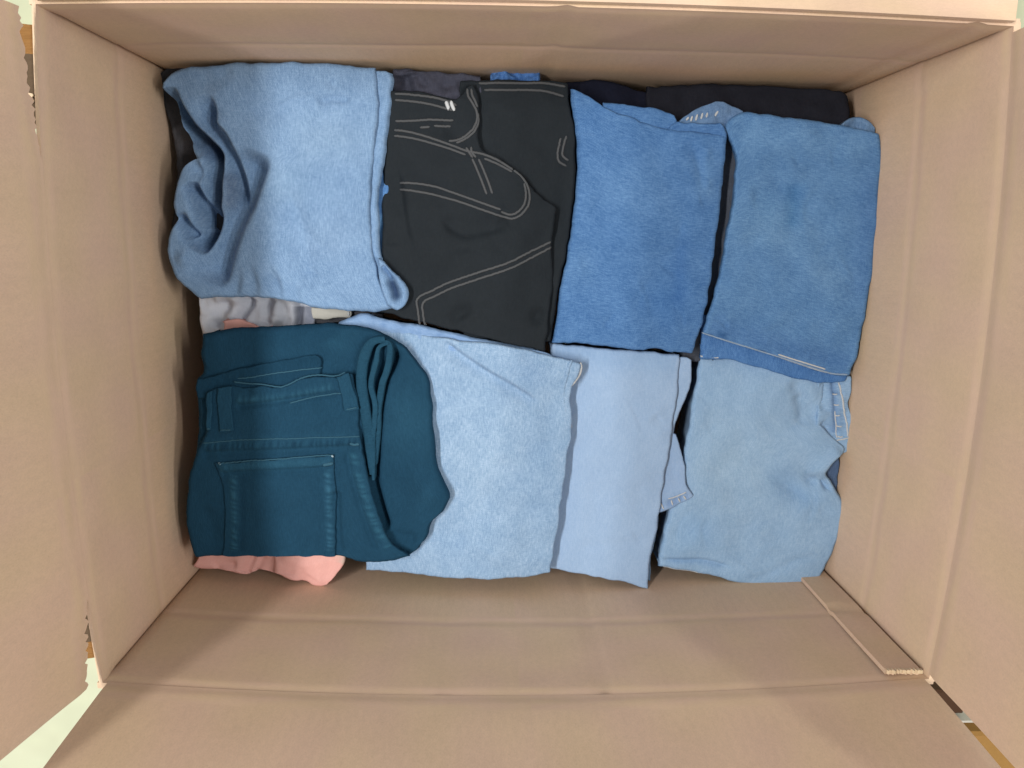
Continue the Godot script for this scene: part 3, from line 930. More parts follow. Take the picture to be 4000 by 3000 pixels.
func sky_jeans(m, under) -> void:
	var t := thing("bleached_jeans", "palest smooth blue folded jeans leg in the lower middle, its corner hanging lowest", "jeans", "light jeans folded in the carton")
	sheet(t, "under_layer", m, H_SKY - 0.004, [126.5, 13.2, 159.3, 13, 165.8, 13.8, 170.5, 16.7], [172, 28.5, 170.6, 43.4, 163.9, 62.2, 157.8, 85, 154.3, 104.2, 153.1, 119.6], [115.3, 178.7, 132.4, 178.7, 144.2, 178.7], [127.9, 81.4],
		{"rounds": [2, 4, 2, 2], "res": [50, 90], "deep": 12, "wave": 0.6})
	sheet(t, "bottom_layer", under, H_SKY - 0.007, [114.9, 168.8, 133.9, 168.7, 147.6, 170.7], [145.2, 198.7, 141.3, 221, 141.3, 235.3], [117.9, 239.4, 129.7, 243.5, 140.9, 251.8], [116.2, 198.8],
		{"rounds": [2, 3, 2, 2], "res": [24, 50], "deep": 12, "tone": Color(0.8, 0.85, 0.92)})
	sheet(t, "folded_leg", m, H_SKY, [29.9, 0.8, 49.8, 3.1, 71.6, 4.8, 100.7, 6.7, 126.2, 8.3, 157, 10.6], [157.8, 32.4, 155.6, 58.5, 152.8, 88.9, 151, 111.9, 149, 131.3, 146.6, 158.8, 143.1, 194.7, 137.8, 218.2, 137.6, 235.3], [27.6, 235.3, 41, 236.1, 60.2, 239.4, 79.5, 242.3, 98.9, 246, 118.4, 250.9, 137.5, 256.3], [36.3, 44.4, 37.7, 101, 33.5, 159.1, 28.7, 198.9],
		{"rounds": [3, 4, 4, 3], "creases": 10, "slope": [0.05, 0.015], "res": [90, 130], "puff": 2.5, "wave": 1.4, "freq": 7, "deep": 34,
		"tints": [tint([35, 6.9, 89.3, 13.7, 154.9, 20.4], 12, Color(0.9, 0.94, 0.97), 0.02)],
		"strokes": [stroke([58.9, 212.8, 87.2, 206.8, 134.5, 202.7], -0.8, 6), stroke([85.1, 149.4, 105.5, 145.4, 131.9, 149.2], -0.7, 7), stroke([93, 15.5, 98.4, 61.6, 97, 118.4], 1.0, 20), stroke([63.6, 118.5, 78.8, 130, 103.2, 133.8], -0.8, 8)]})

func pale_jeans(m, under, cream_thread) -> void:
	var t := thing("pale_jeans", "pale mottled blue jeans right of the teal jeans with a curled stitched edge", "jeans", "light jeans folded in the carton")
	sheet(t, "waist_layer", under, H_PALE - 0.006, [-170.9, -18.9, -160.4, -23.9, -148.2, -27.2, -137.8, -25.2, -124, -21.1, -106.6, -18.2, -89.2, -14.8, -75.2, -11.8, -63, -9.1, -50.7, -7.4, -36.6, -3.3, -18.9, -0.2, -1.2, 2.4, 18.3, 5.8], [34.5, 12.9], [-160.1, 28.9, -107.2, 28.4, -54.1, 29.8, -0.8, 29.4, 34.9, 29.1], [-171.5, 0.4],
		{"rounds": [5, 2, 2, 3], "res": [120, 30], "deep": 30, "wave": 1.2, "freq": 30, "turn": true, "tone": Color(0.84, 0.85, 0.93),
		"strokes": [stroke([-133.7, -19.9, -88.8, -10.7, -36.5, -1.1, 7.4, 5.2], -1.2, 3, 3, 0.1, 12)], "tints": [tint([-140.7, -18, -88.8, -8.9, -36.5, -0.1], 5, Color(0.84, 0.87, 0.92), 0.1, 12)]})
	var s := sheet(t, "folded_leg", m, H_PALE, [-145.1, -12.2, -124.2, -11.3, -110.2, -10.7, -94.5, -8.6, -75.2, -5.4, -50.7, -2.4, -18.9, 0.8, -1.2, 3.9, 16.6, 7.3, 34.4, 11.1, 50.6, 14.9, 59.2, 18.4], [56.8, 30.8, 51.3, 41.7, 50.2, 52.7, 51.9, 74.9, 52, 91.7, 49.5, 106.7, 47.7, 120, 46.3, 135.2, 43.8, 154.5, 40.8, 183.7, 37.7, 209.4], [-151.5, 233.3, -135.9, 233.3, -119.2, 233.9, -106.2, 234.9, -91.3, 236.5, -72.6, 239, -53.9, 239.8, -31.5, 240.2, -10.8, 239.4, 11.7, 236.6, 33.8, 232.2], [-146.8, 61.4, -149.2, 136, -150.9, 193.8],
		{"rounds": [4, 4, 5, 3], "creases": 12, "slope": [0.045, 0.0], "res": [120, 140], "puff": 3, "wave": 2.0, "freq": 7, "deep": 40,
		"tints": [tint([-18.9, 5.4, 7.8, 26.6, 45.2, 33.5], 16, Color(0.86, 0.9, 0.95)), tint([-54, 41.5, -43.1, 115.1, -50.1, 191.6], 45, Color(1.08, 1.05, 1.02)), tint([26.2, 59.1, 22, 114.8, 16.2, 191.5], 22, Color(0.92, 0.95, 0.98)), tint([-72.1, 172.3, -53.8, 207.3, -35.2, 227.1], 20, Color(0.95, 0.97, 0.99))],
		"strokes": [stroke([-74.9, -4.7, -64.5, 4.1, -50.5, 14.6, -27.5, 29.4, -7.9, 40.4, 6.4, 49.4, 19.1, 57.3], -6.0, 2.6, 9, 0.12), stroke([-7.1, 107.4, -21.2, 137.6, -32, 160.6, -39.2, 183.8], -2.2, 16, 10), stroke([-50.2, 178, -57.5, 197.5, -68.6, 215.2], -1.2, 12), stroke([-1.3, 10.6, 20.1, 19.3, 39.7, 26.4], -1.6, 8), stroke([33, 44.5, 30.2, 77.5, 34.5, 107.2], -1.5, 10), stroke([-4, 66.6, 14.1, 81.2, 30.5, 88.6], 1.4, 14)]})
	band(t, "curled_hem", [50, 14.1, 47, 21.3, 45.5, 29.9, 42.9, 40.8, 42.9, 51.7, 45, 66.3, 48.6, 77.3, 51.6, 82.9], 1.0, -1.0, 8, 3.2, m, 0.6, s)
	band(t, "hem_edge", [58.6, 16.9, 59.8, 21.9, 57.6, 29.8, 52.8, 36.7, 48.3, 41.6, 47.1, 48.9, 48.5, 62.6, 50.6, 73.6, 52.3, 81.9], 0.0, -2.0, 10, 2.6, cream_thread, 1.0, s, Color.WHITE)

func mid_jeans(m) -> void:
	var t := thing("mid_blue_jeans", "saturated mid blue folded jeans leg right of the black trousers", "jeans", "blue jeans folded in the carton")
	sheet(t, "under_layer", m, H_MID - 0.007, [73.1, -221.6, 85.9, -220.9, 100.6, -219, 115.3, -217, 130.1, -214.1, 139.5, -209.4], [142.1, -202.8], [74.5, -184.2, 102.1, -184.6, 124.2, -185, 143.6, -185.3], [71.9, -205.1],
		{"rounds": [4, 4, 2, 2], "res": [50, 26], "deep": 22, "wave": 1.0, "freq": 20, "turn": true})
	sheet(t, "under_layer", m, H_MID - 0.0035, [131, -197.4, 139.8, -204.2, 152.7, -204.4, 169.3, -204, 181.8, -204.6], [185.8, -200.1, 187.6, -193.1], [131.9, -179.8, 154.1, -180.2, 176.3, -180.5, 186.5, -180.7], [131.4, -188.6],
		{"rounds": [3, 4, 2, 2], "res": [50, 26], "deep": 16, "wave": 1.0, "freq": 24, "turn": true, "tone": Color(0.95, 0.95, 0.97)})
	sheet(t, "folded_leg", m, H_MID, [42.9, -231.5, 49.3, -229.9, 58.5, -225.6, 67.7, -220.3, 77, -215.2, 90, -210.3, 104.9, -205.3, 119.7, -201.4, 132.7, -198.5, 145.7, -197.6, 160.5, -196.1, 175.4, -195, 187.8, -194.5], [188.2, -180.7, 187.1, -164.7, 185.9, -143.1, 184.7, -121.3, 182.6, -95.5, 181, -67.4, 178, -40.9, 173.8, -15.8], [31.1, -1.3, 52.2, -1.1, 75.5, 1, 94.9, 2.7, 114.3, 4.9, 133.7, 3.9, 149.4, 6.9, 166.6, 7.9], [44.5, -218.5, 47.2, -201.2, 49.5, -183.8, 50.6, -166.1, 49.9, -144.7, 48.7, -123, 45.7, -97.4, 42.5, -75.1, 38, -46.9, 34.4, -22.2],
		{"rounds": [4, 6, 5, 7], "creases": 14, "res": [100, 140], "puff": 3, "wave": 1.6, "freq": 8, "deep": 40, "turn": true,
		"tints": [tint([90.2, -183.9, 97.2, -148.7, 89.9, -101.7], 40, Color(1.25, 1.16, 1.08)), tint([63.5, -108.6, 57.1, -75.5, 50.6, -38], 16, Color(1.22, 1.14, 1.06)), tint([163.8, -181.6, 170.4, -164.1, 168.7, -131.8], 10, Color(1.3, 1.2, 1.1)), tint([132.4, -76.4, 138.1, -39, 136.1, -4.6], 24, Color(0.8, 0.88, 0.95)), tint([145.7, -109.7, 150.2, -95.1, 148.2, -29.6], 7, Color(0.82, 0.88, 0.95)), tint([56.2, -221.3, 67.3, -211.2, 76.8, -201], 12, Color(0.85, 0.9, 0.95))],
		"strokes": [stroke([79.9, -15.5, 85.3, -24.2, 91.7, -31.9], -1.3, 2.5), stroke([148.6, -188.4, 160.5, -174.5, 171.3, -149.8], -1.8, 5, 9), stroke([170.9, -185.2, 166.5, -167.5, 171.7, -142.7], 1.4, 4), stroke([156.4, -181.5, 165.1, -160.4, 167.1, -142.6], -1.3, 4), stroke([148.2, -131.5, 148.3, -95.1, 148, -33.4], -1.0, 9), stroke([56, -226.4, 72.9, -207.9, 89.7, -197.8], -1.5, 9), stroke([57.3, -126.6, 88.6, -132.5, 125.9, -129.4], -0.8, 10), stroke([53.2, -79.2, 90.9, -75.9, 120.7, -83.7], -0.8, 10)]})

func black_trousers(m, grey, th, white_thread) -> void:
	var t := thing("black_trousers", "black work trousers with pale grey double stitching, between two blue folded jeans", "trousers")
	sheet(t, "lining", grey, H_BLACK - 0.010, [-115.5, -246.1, -102.4, -246.9, -92.6, -245, -79.5, -245.8, -63, -244.3, -49.8, -243.9, -38.3, -242.9], [-36.6, -230.4], [-117.7, -213.2, -92.9, -213.6, -66.4, -212.5, -36.5, -214.6], [-117.5, -228.9],
		{"rounds": [5, 3, 2, 3], "res": [80, 44], "deep": 40, "wave": 2.6, "freq": 24, "tone": Color(0.62, 0.64, 0.72),
		"strokes": [stroke([-101.1, -245.3, -98, -236.1, -94.8, -226.9], 5, 4, 5, 0.1), stroke([-105.2, -242.2, -103.7, -232.9, -103, -225.2], -12, 8, 8, 0.1), stroke([-87.3, -242.5, -90.6, -234.7, -85.8, -225.5], -5, 5, 8), stroke([-66.1, -241.4, -69.4, -233.6, -64.5, -225.9], -4, 8, 5), stroke([-53, -241.6, -49.7, -233.9, -53, -226.1], -5, 6)]})
	var b := sheet(t, "back_leg", m, H_BLACK - 0.008, [-56.4, -236.6, -39.9, -238.2, -30, -239, -10.2, -239, 13.1, -239.2, 29.7, -239.2, 40.1, -235.3], [41.7, -225.5, 44.1, -212.9, 47.6, -195.3, 49.9, -174.3, 50.2, -151.4, 48.6, -126.5, 45.8, -101.2, 41.5, -75.6, 36.9, -49.6, 33.2, -23.3], [-52.8, -3, -17.6, -1.6, 9, 0, 30.5, -2], [-56.4, -166.1, -56.4, -82.9],
		{"rounds": [5, 5, 3, 2], "creases": 8, "res": [80, 110], "puff": 1, "wave": 2.4, "freq": 9, "deep": 36,
		"strokes": [stroke([-29.9, -224.9, -32.2, -204.4, -31.2, -179], 2.0, 5, 14), stroke([21.3, -224.3, 16.7, -210.1, 23.6, -195.9], -1.6, 12), stroke([-36.5, -232.6, -3.6, -232.8, 39.4, -229.7], 0.8, 6, 6, 0.05), stroke([43.8, -193, 41.6, -150.9, 41.2, -101.2], -1.5, 8)]})
	for q in [[-39.8, -235.1, -20.1, -235.7, -0.4, -235.8, 21.1, -235.6, 38, -233.4], [-34.9, -229.5, -16.8, -229.9, 1.4, -229.9, 21.2, -228.7, 37.2, -225.2], [35.5, -189.4, 33.4, -180, 32.9, -173.6, 34.7, -168.4, 41.2, -165], [40.5, -191.4, 38.3, -183.3, 37.2, -175.3, 39.6, -172.1, 43.4, -169.9]]:
		thread(t, "stitching", b, q, th, 1.15)
	var s := sheet(t, "front_leg", m, H_BLACK, [-120.8, -226.9, -102.7, -226, -86.2, -224.8, -73, -222.5, -63.1, -220.1, -54.8, -223.8, -49.8, -230.8, -43.9, -232.8], [-41.2, -224, -39.1, -213, -39.1, -201.8, -40, -190.6, -38, -179.4, -29.5, -173, -17.6, -168, -7.4, -161, 2.9, -150.7, 11.6, -142.2, 22, -134.4, 32.4, -126.9, 32.6, -121.2, 30.1, -107.8, 29.2, -90.8, 31.1, -66.9, 28.9, -40.8, 26.7, -14.4, 25.5, -3.7], [-136.4, -30.3, -119.1, -27, -101.8, -22, -82.6, -17.6, -61.6, -12.5, -42.3, -8.1, -21.1, -2.6, 0.1, 1.8, 25, 6.3], [-124.9, -181.2, -127.5, -132.3, -128.5, -82, -132.6, -47.7],
		{"rounds": [3, 4, 4, 4], "creases": 16, "res": [130, 150], "puff": 1.5, "wave": 2.6, "freq": 9, "deep": 26,
		"strokes": [stroke([-120.2, -177.5, -113.1, -151.8, -109.4, -124.1, -105.4, -102.6, -102.2, -90.9, -105.8, -77.4], -6, 4, 40, 0.3), stroke([-73.1, -119.6, -63, -106.5, -49.4, -102.5, -29, -106.1, -8.6, -113.1], -4.5, 14, 4), stroke([-66.6, -17.6, -56.2, -26.5, -42.3, -37], -5, 9, 4), stroke([13.7, -14.9, 17, -27.2, 22, -36], -4, 6), stroke([-94.6, -165.1, -76.3, -155.6, -66.3, -142.8], -1.2, 12), stroke([-114.2, -192.7, -81.1, -186.1, -64.6, -180.8, -49.6, -174.6, -32.8, -172.5, -17.7, -167.6], 1.6, 5, 5, 0.03), stroke([-56.2, -221.3, -57.9, -208.7, -62.9, -197.6, -72.8, -191.1], -2.0, 7), stroke([-110.7, -205.4, -86, -205.9, -62.9, -205.5], -2.0, 6), stroke([-110.7, -144.6, -78.1, -137.7, -35.9, -126, -12.1, -118], 0.9, 6, 6, 0.03), stroke([-29.2, -133.5, -19, -132, -15.6, -123.8], -1.6, 5), stroke([-28.9, -100.3, -10, -87, -18.4, -75.1], -1.0, 12), stroke([11.9, -107.5, 20.6, -100.9, 26, -90.9], -1.5, 9)]})
	for q in [[-114, -223.4, -98.9, -222.7, -80.9, -220.9, -66.1, -217.7, -59.5, -214.7], [-114.1, -218.1, -99, -217.1, -82.6, -214.9, -69.4, -212, -62.8, -210.5], [-114, -200.5, -99.2, -201.1, -81, -201.9, -62, -201.7], [-79.4, -196.7, -72.8, -196.5, -64.5, -196.8], [-92.3, -195.2, -87.7, -195.2, -83.1, -195.6],
		[-50, -229.3, -49, -223, -45, -216.8, -41.7, -210.6, -41, -204.3, -43.6, -196.3, -49.6, -189.9, -57.9, -184.9, -66.2, -183.5], [-46.4, -229.3, -45.4, -223.7, -43.1, -219.4, -40.7, -213.8], [-40.4, -209, -40.3, -199.6, -44.6, -191.5, -52.9, -185.3, -59.6, -182.3],
		[-115.5, -192.9, -102.6, -191.5, -89.4, -188.2, -76.2, -184, -62.9, -179.7, -49.6, -175.4, -36.2, -173.1, -21.1, -167.5, -8.2, -160], [-115.9, -188.1, -102.7, -186.7, -89.5, -183.8, -76.2, -180.1, -62.9, -176.2, -51.2, -172.2], [-34.5, -169.3, -21.1, -164.3, -9.2, -158.3],
		[-7.6, -159.6, -0.7, -154.2, 4.8, -146.8, 7.3, -137.3, 5.8, -128, 0.1, -120.7, -7.3, -116.6, -15.5, -117.8, -35.9, -124.1, -56.2, -130.8, -78.1, -136.4, -96.6, -139.7, -111.6, -141.4], [2.1, -148.4, 3.9, -138.9, 2.4, -129.6, -3.6, -122.6, -10.4, -119.9, -18.9, -122.7], [-111.5, -147, -96.5, -146.6, -79.7, -144.2, -66.3, -140.2, -52.8, -135.8, -35.9, -130.1, -19, -124.4],
		[-45.2, -169.1, -40.8, -159.4, -36, -148.1, -31.9, -138], [-39.5, -168.8, -35.1, -159.5, -30.3, -148.2, -26.9, -138.8],
		[-94.1, -18, -95.7, -31.3, -95.9, -42.3, -80.3, -50.8, -63.1, -58.8, -35.6, -68.4, -9.9, -77.2, 8.9, -86.9, 27.9, -96], [-89.2, -17.4, -90.8, -27.8, -90.7, -38.6, -76.9, -46, -63.1, -52.7, -32.1, -63.6, -8.1, -72.1, 12.4, -82.6, 28.4, -91.2]]:
		thread(t, "stitching", s, q, th, 1.15)
	for q in [[-68.8, -218.3, -67.5, -214.5, -66.5, -210.5], [-64.5, -218.4, -63.2, -214.3, -61.5, -210.2]]:
		thread(t, "bartack", s, q, white_thread, 1.7)
	thread(t, "bartack", s, [-50.9, -178.6, -47.9, -174.2, -44.9, -170.1], th, 1.3)
	thread(t, "bartack", s, [-46.2, -179.4, -45.6, -174.6, -41.9, -170.1], th, 1.3)

func teal_jeans(m, th) -> void:
	var t := thing("teal_jeans", "dark teal jeans folded with back pocket up at the lower left", "jeans")
	var s := sheet(t, "back_leg", m, H_TEAL, [-294, -8.2, -275.1, -11.9, -255.6, -14.3, -229.1, -15.9, -202.5, -17.6, -175.8, -19.7, -149.3, -16, -126.3, -9.8, -106.4, 3.3], [-94, 18.7, -85.1, 35.2, -82.7, 53.8, -81.4, 76.4, -79.7, 99.3, -76.4, 120.5, -70.6, 136, -65.7, 150.1, -71.4, 162.8, -82.7, 174.7, -87.3, 187.5], [-314.2, 209.8, -267.6, 210.6, -211.4, 210.6, -179.4, 209.8, -162.5, 213.8, -139.9, 215.8, -120.9, 214.2, -107.6, 211.4, -95.8, 202.8], [-296.3, 11.3, -296.3, 27.7, -302.6, 36.2, -301.9, 53.5, -302.9, 79.6, -307.3, 104.2, -313.9, 127.2, -318.8, 156.3, -320.4, 185.9],
		{"rounds": [8, 9, 6, 8], "creases": 12, "res": [140, 150], "puff": 4, "wave": 2.2, "freq": 8, "deep": 45,
		"tints": [tint([-104.6, 16.1, -101.7, 67.8, -102.3, 124.8], 24, Color(1.35, 1.28, 1.22)), tint([-97, 140.3, -84.1, 148, -72.9, 149.9], 14, Color(1.25, 1.2, 1.18)), tint([-175.1, -12.1, -170, -3.2, -174, 9.5], 14, Color(1.3, 1.25, 1.2)), tint([-271.8, -11.2, -201.4, -13.6, -148.6, -12.3], 12, Color(0.85, 0.9, 0.92))],
		"strokes": [stroke([-121.9, 2.7, -116.7, 11.7, -126.3, 30.9, -131.4, 53.1, -134.5, 79.2, -136.5, 105.8, -137.8, 132.6, -132.4, 159.9, -125.5, 185.6], -12, 4, 5, 0.06), stroke([-129.7, 115.3, -119.1, 140.3, -112.1, 163.8, -116.2, 189.5], -6, 18, 12), stroke([-127.6, 98.1, -109.5, 111.4, -91.3, 126.7], -2.2, 10, 6), stroke([-127.3, 185.6, -110.6, 189.5, -97.5, 193.5], -4, 6, 6), stroke([-74.7, 128.5, -82.2, 148, -95.3, 163.7], 2.5, 14), stroke([-71, 144.1, -84.1, 159.8, -89.9, 175.6], -2, 10), stroke([-180.2, -17.4, -173.5, -4.9, -175.8, 9.5], -1.5, 14), stroke([-282.7, -3.9, -237.3, 1, -201.8, -4.7], -1.5, 14)]})
	var w := sheet(t, "back_waistband", m, H_PANEL - 0.005, [-299.5, 34.4, -279.8, 28.8, -254.8, 22.5, -237, 18.7, -219.2, 15, -201.5, 11.2, -188.7, 9.7], [-183.9, 14.3], [-299, 49.7, -273.9, 49.5, -252.7, 49.4, -220.6, 45.5, -183.7, 37.9], [-300, 42.4],
		{"rounds": [3, 3, 2, 3], "res": [90, 34], "deep": 14, "wave": 0.8, "freq": 20, "tone": Color(0.85, 0.88, 0.9), "strokes": [stroke([-290.9, 38.6, -253.6, 28.4, -218.2, 20.6, -184.6, 13.9], -1.0, 4, 4, 0.05, 10)]})
	thread(t, "stitching", w, [-260.7, 31.7, -246.6, 30.2, -225.4, 26.4, -204.3, 23.4, -183.1, 21], th, 0.7)
	var p := sheet(t, "back_panel", m, H_PANEL, [-291.3, 44.5, -280.5, 40.8, -268, 38.5, -255.7, 39.5, -245, 38.4, -237.9, 37.2, -227.4, 39.3, -220.3, 38.9, -211.3, 35.2, -202.2, 30.8, -188, 28.5, -179.1, 29.5, -171.7, 29.4, -161.3, 25, -155.3, 26.4], [-152.1, 41.3, -150.3, 56, -149.6, 70.9, -149.2, 85.8, -147.1, 100.9, -143.4, 116, -141.9, 129.4, -138.9, 141, -134.7, 154.5, -130.2, 170.1, -125.7, 183.9, -119.5, 193.8, -109.9, 201.4], [-311.1, 207.1, -283.1, 207.1, -246.1, 206.7, -209.1, 206.6, -177.5, 206, -162.7, 209.8, -142.3, 212.2, -123.5, 211, -104.4, 207], [-291.5, 64.3, -292.4, 79.1, -297.9, 92.2, -303.6, 103.5, -310.4, 124.3, -315.2, 153.1, -316.8, 182.2],
		{"rounds": [3, 4, 7, 8], "creases": 8, "res": [150, 170], "puff": 2, "wave": 1.3, "freq": 9, "deep": 24,
		"tints": [tint([-294.5, 96.4, -239.2, 93.9, -149.6, 90.4], 6, Color(1.45, 1.36, 1.28), 0.02), tint([-265.4, 52, -219.4, 48.1, -169.5, 37.7], 4, Color(1.8, 1.6, 1.45), 0.05, 6), tint([-294.6, 96.8, -239.2, 93.9, -149.6, 90.8], 4, Color(0.5, 0.56, 0.62), 0.02, 6), tint([-157, 97.6, -152.1, 118.3, -145.5, 145, -135.2, 176, -122.7, 197.7], 4, Color(2.0, 1.8, 1.6), 0.05, 7), tint([-197.4, 122.3, -196.6, 150.9, -202, 195.7], 20, Color(1.25, 1.2, 1.15))],
		"strokes": [stroke([-296.7, 102.4, -257.4, 100.7, -203.7, 98.2, -148.7, 95.3], -3.0, 2.5, 5, 0.03), stroke([-294.6, 96.8, -239.2, 93.9, -149.6, 90.4], 1.1, 4, 4, 0.03, 6), stroke([-263.9, 57.5, -237.3, 54.8, -210.6, 50.2, -187.5, 47.1, -166.2, 44.1], -2.8, 3, 3, 0.05), stroke([-265.4, 52, -219.2, 45.3, -169.5, 36.8], 1.1, 4, 4, 0.05, 6), stroke([-157, 97.6, -152.1, 118.3, -145.5, 145, -135.2, 176, -122.7, 197.7], 1.4, 4, 4, 0.04, 7), stroke([-162.4, 99.5, -159.4, 118.3, -152.8, 145, -144.4, 176, -135.7, 199.6], -2.0, 3, 3, 0.05), stroke([-171.9, 137.4, -171.8, 160.5, -171.9, 185.9, -169.8, 203.6], -4, 3, 7, 0.08), stroke([-295.2, 153.1, -292.3, 176.3, -289.9, 195.8], -1.5, 8), stroke([-254.2, 41.1, -244.1, 48.2, -233.6, 50], -1.4, 4), stroke([-226.8, 55.4, -220.3, 70.1, -224.5, 84.9], -1.2, 12)]})
	var pocket := sheet(t, "pocket", m, 0.0, [-284.4, 112.1, -259.5, 109.9, -230.5, 107.7, -201.5, 105.3, -174, 103.6], [-173.4, 120, -172.9, 141.1, -174.6, 172.2, -174.8, 201.8], [-282.9, 204.3, -255.3, 204.3, -227.5, 204.3, -197.9, 204.2, -175.6, 204.2], [-280.7, 122.3, -277, 139.5, -278.9, 172.4, -281.2, 194],
		{"host": p, "lift": 2.0, "rounds": [1.2, 1.2, 1, 1.2], "res": [90, 90], "deep": 2.5,
		"tints": [tint([-280.6, 115.4, -240.1, 112.2, -173.5, 108.6], 5, Color(1.5, 1.4, 1.3), 0.02), tint([-267.5, 122.5, -269.3, 160.7, -271.8, 199.7], 3.2, Color(1.9, 1.7, 1.5), 0.02, 6), tint([-179.5, 116.5, -179.2, 150.9, -180, 199.7], 3.2, Color(2.4, 2.0, 1.8), 0.02, 6), tint([-258.6, 123.5, -260.6, 160.7, -262.7, 199.7], 3, Color(0.8, 0.84, 0.86), 0.02)],
		"strokes": [stroke([-279.1, 121.1, -240.5, 119, -204.4, 116.6, -173.7, 114.2], -1.8, 2.0, 4, 0.03), stroke([-281.4, 115.1, -240.1, 112.2, -173.5, 108.2], 0.7, 4, 4, 0.03, 6), stroke([-267.9, 122.5, -269.3, 160.7, -271.8, 199.7], 1.1, 3.4, 3.4, 0.04, 6), stroke([-179.5, 116.5, -179.2, 150.9, -180, 199.7], 1.1, 3.4, 3.4, 0.04, 6), stroke([-186.6, 122.2, -186.8, 160.6, -188.1, 197.7], -0.8, 3, 3, 0.1)]})
	thread(pocket_part(t), "stitching", pocket, [-280.9, 111.3, -254.3, 108.9, -221.9, 106.5, -193.1, 104.1, -173.7, 102.9], th, 0.7)
	thread(pocket_part(t), "bartack", pocket, [-183.5, 112.4, -179, 111.6, -174.3, 110.4], th, 1.8)
	thread(pocket_part(t), "bartack", pocket, [-175.5, 103.3, -174.4, 104, -173.7, 104.8], plain("pale_bartack", c8(140, 160, 172)), 1.0)
	thread(pocket_part(t), "bartack", pocket, [-280.1, 110.5, -279.1, 111.3, -278, 112], plain("pale_bartack_left", c8(120, 142, 156)), 0.9)
	thread(t, "stitching", p, [-263.5, 34.6, -250.5, 36, -239.9, 36.3, -233, 37.3, -222.5, 38.7, -215.4, 37.2, -206.4, 32.7, -197.5, 29.1, -185.1, 27.5, -171, 28.5, -161.4, 24.8], th, 0.8)
	thread(t, "stitching", p, [-212.5, 53.5, -194.7, 49, -178.7, 46.3, -165.1, 44], th, 0.7)
	thread(t, "stitching", p, [-294.3, 92.3, -256.8, 89.1, -203.2, 87, -149.5, 85.6], th, 0.6)
	thread(t, "bartack", p, [-158.6, 92.3, -155.1, 93.8, -150.4, 93.1], th, 1.6)
	for q in [[[-278.4, 39.8, -272.4, 39, -266, 38.6], [-266.1, 52, -266.2, 66.7], [-278.7, 80.7, -272.3, 81.1, -266.1, 80.7], [-278.7, 52.1, -278.9, 66.7]], [[-169.2, 28.1, -163.9, 26.6, -157.9, 24.4], [-154.3, 36.7, -151.8, 47.6], [-162.1, 60.5, -156, 60.1, -149.5, 58.9], [-166, 38.6, -163.9, 49.5]], [[-288.5, 44.9, -285.6, 43.1, -282.7, 42.4], [-283.2, 55.8, -284.6, 66.8], [-290.7, 79.7, -288.2, 80, -285.3, 79.3], [-289.5, 55.8, -289.9, 66.8]]]:
		var l := sheet(t, "belt_loop", m, 0.0, q[0], q[1], q[2], q[3], {"host": p, "lift": 2.2, "rounds": [1, 1.6, 1, 1.6], "res": [16, 40], "deep": 3, "wave": 0.3, "freq": 40, "tone": Color(1.2, 1.16, 1.12)})
		var e: Array = q[2]
		thread(t, "bartack", l, [e[0] + 1.5, e[1] - 1.5, e[2], e[3] - 1.8, e[4] - 1.5, e[5] - 1.5], th, 0.7)
	# the rolled seam allowances of the open leg
	band(t, "inseam", [-124.4, -6.6, -136.8, -3, -144.1, 11.4, -147, 29.4, -146.1, 47.6, -143.7, 65.9, -141.2, 84.4, -139.8, 103.1, -139.2, 123.9], H_PANEL - 0.004, H_PANEL - 0.006, 14, 10, m, 1.0, null, Color(1.25, 1.2, 1.12))
	band(t, "inseam", [-121, -2.7, -129.9, 1.4, -133, 14.9, -137.1, 29.3, -138.1, 40.2, -134.9, 54.8, -135.5, 69.5, -137.7, 88.1, -138.1, 106.9, -138.2, 129.7], H_PANEL - 0.003, H_PANEL - 0.006, 14, 5, m, 1.0, null, Color(1.35, 1.28, 1.18))
	band(t, "inseam", [-131.5, -4.4, -121, -2, -120.9, 11.2, -123.6, 23.8, -127.7, 34.7, -130.1, 47.4, -132.5, 62.1, -132.8, 76.9, -134.6, 95.6, -136.1, 114.4], H_PANEL - 0.004, H_PANEL - 0.008, 14, 6, m, 1.0, null, Color(1.3, 1.22, 1.14))

func pocket_part(t: Node3D) -> Node:
	return t.get_node("pocket")

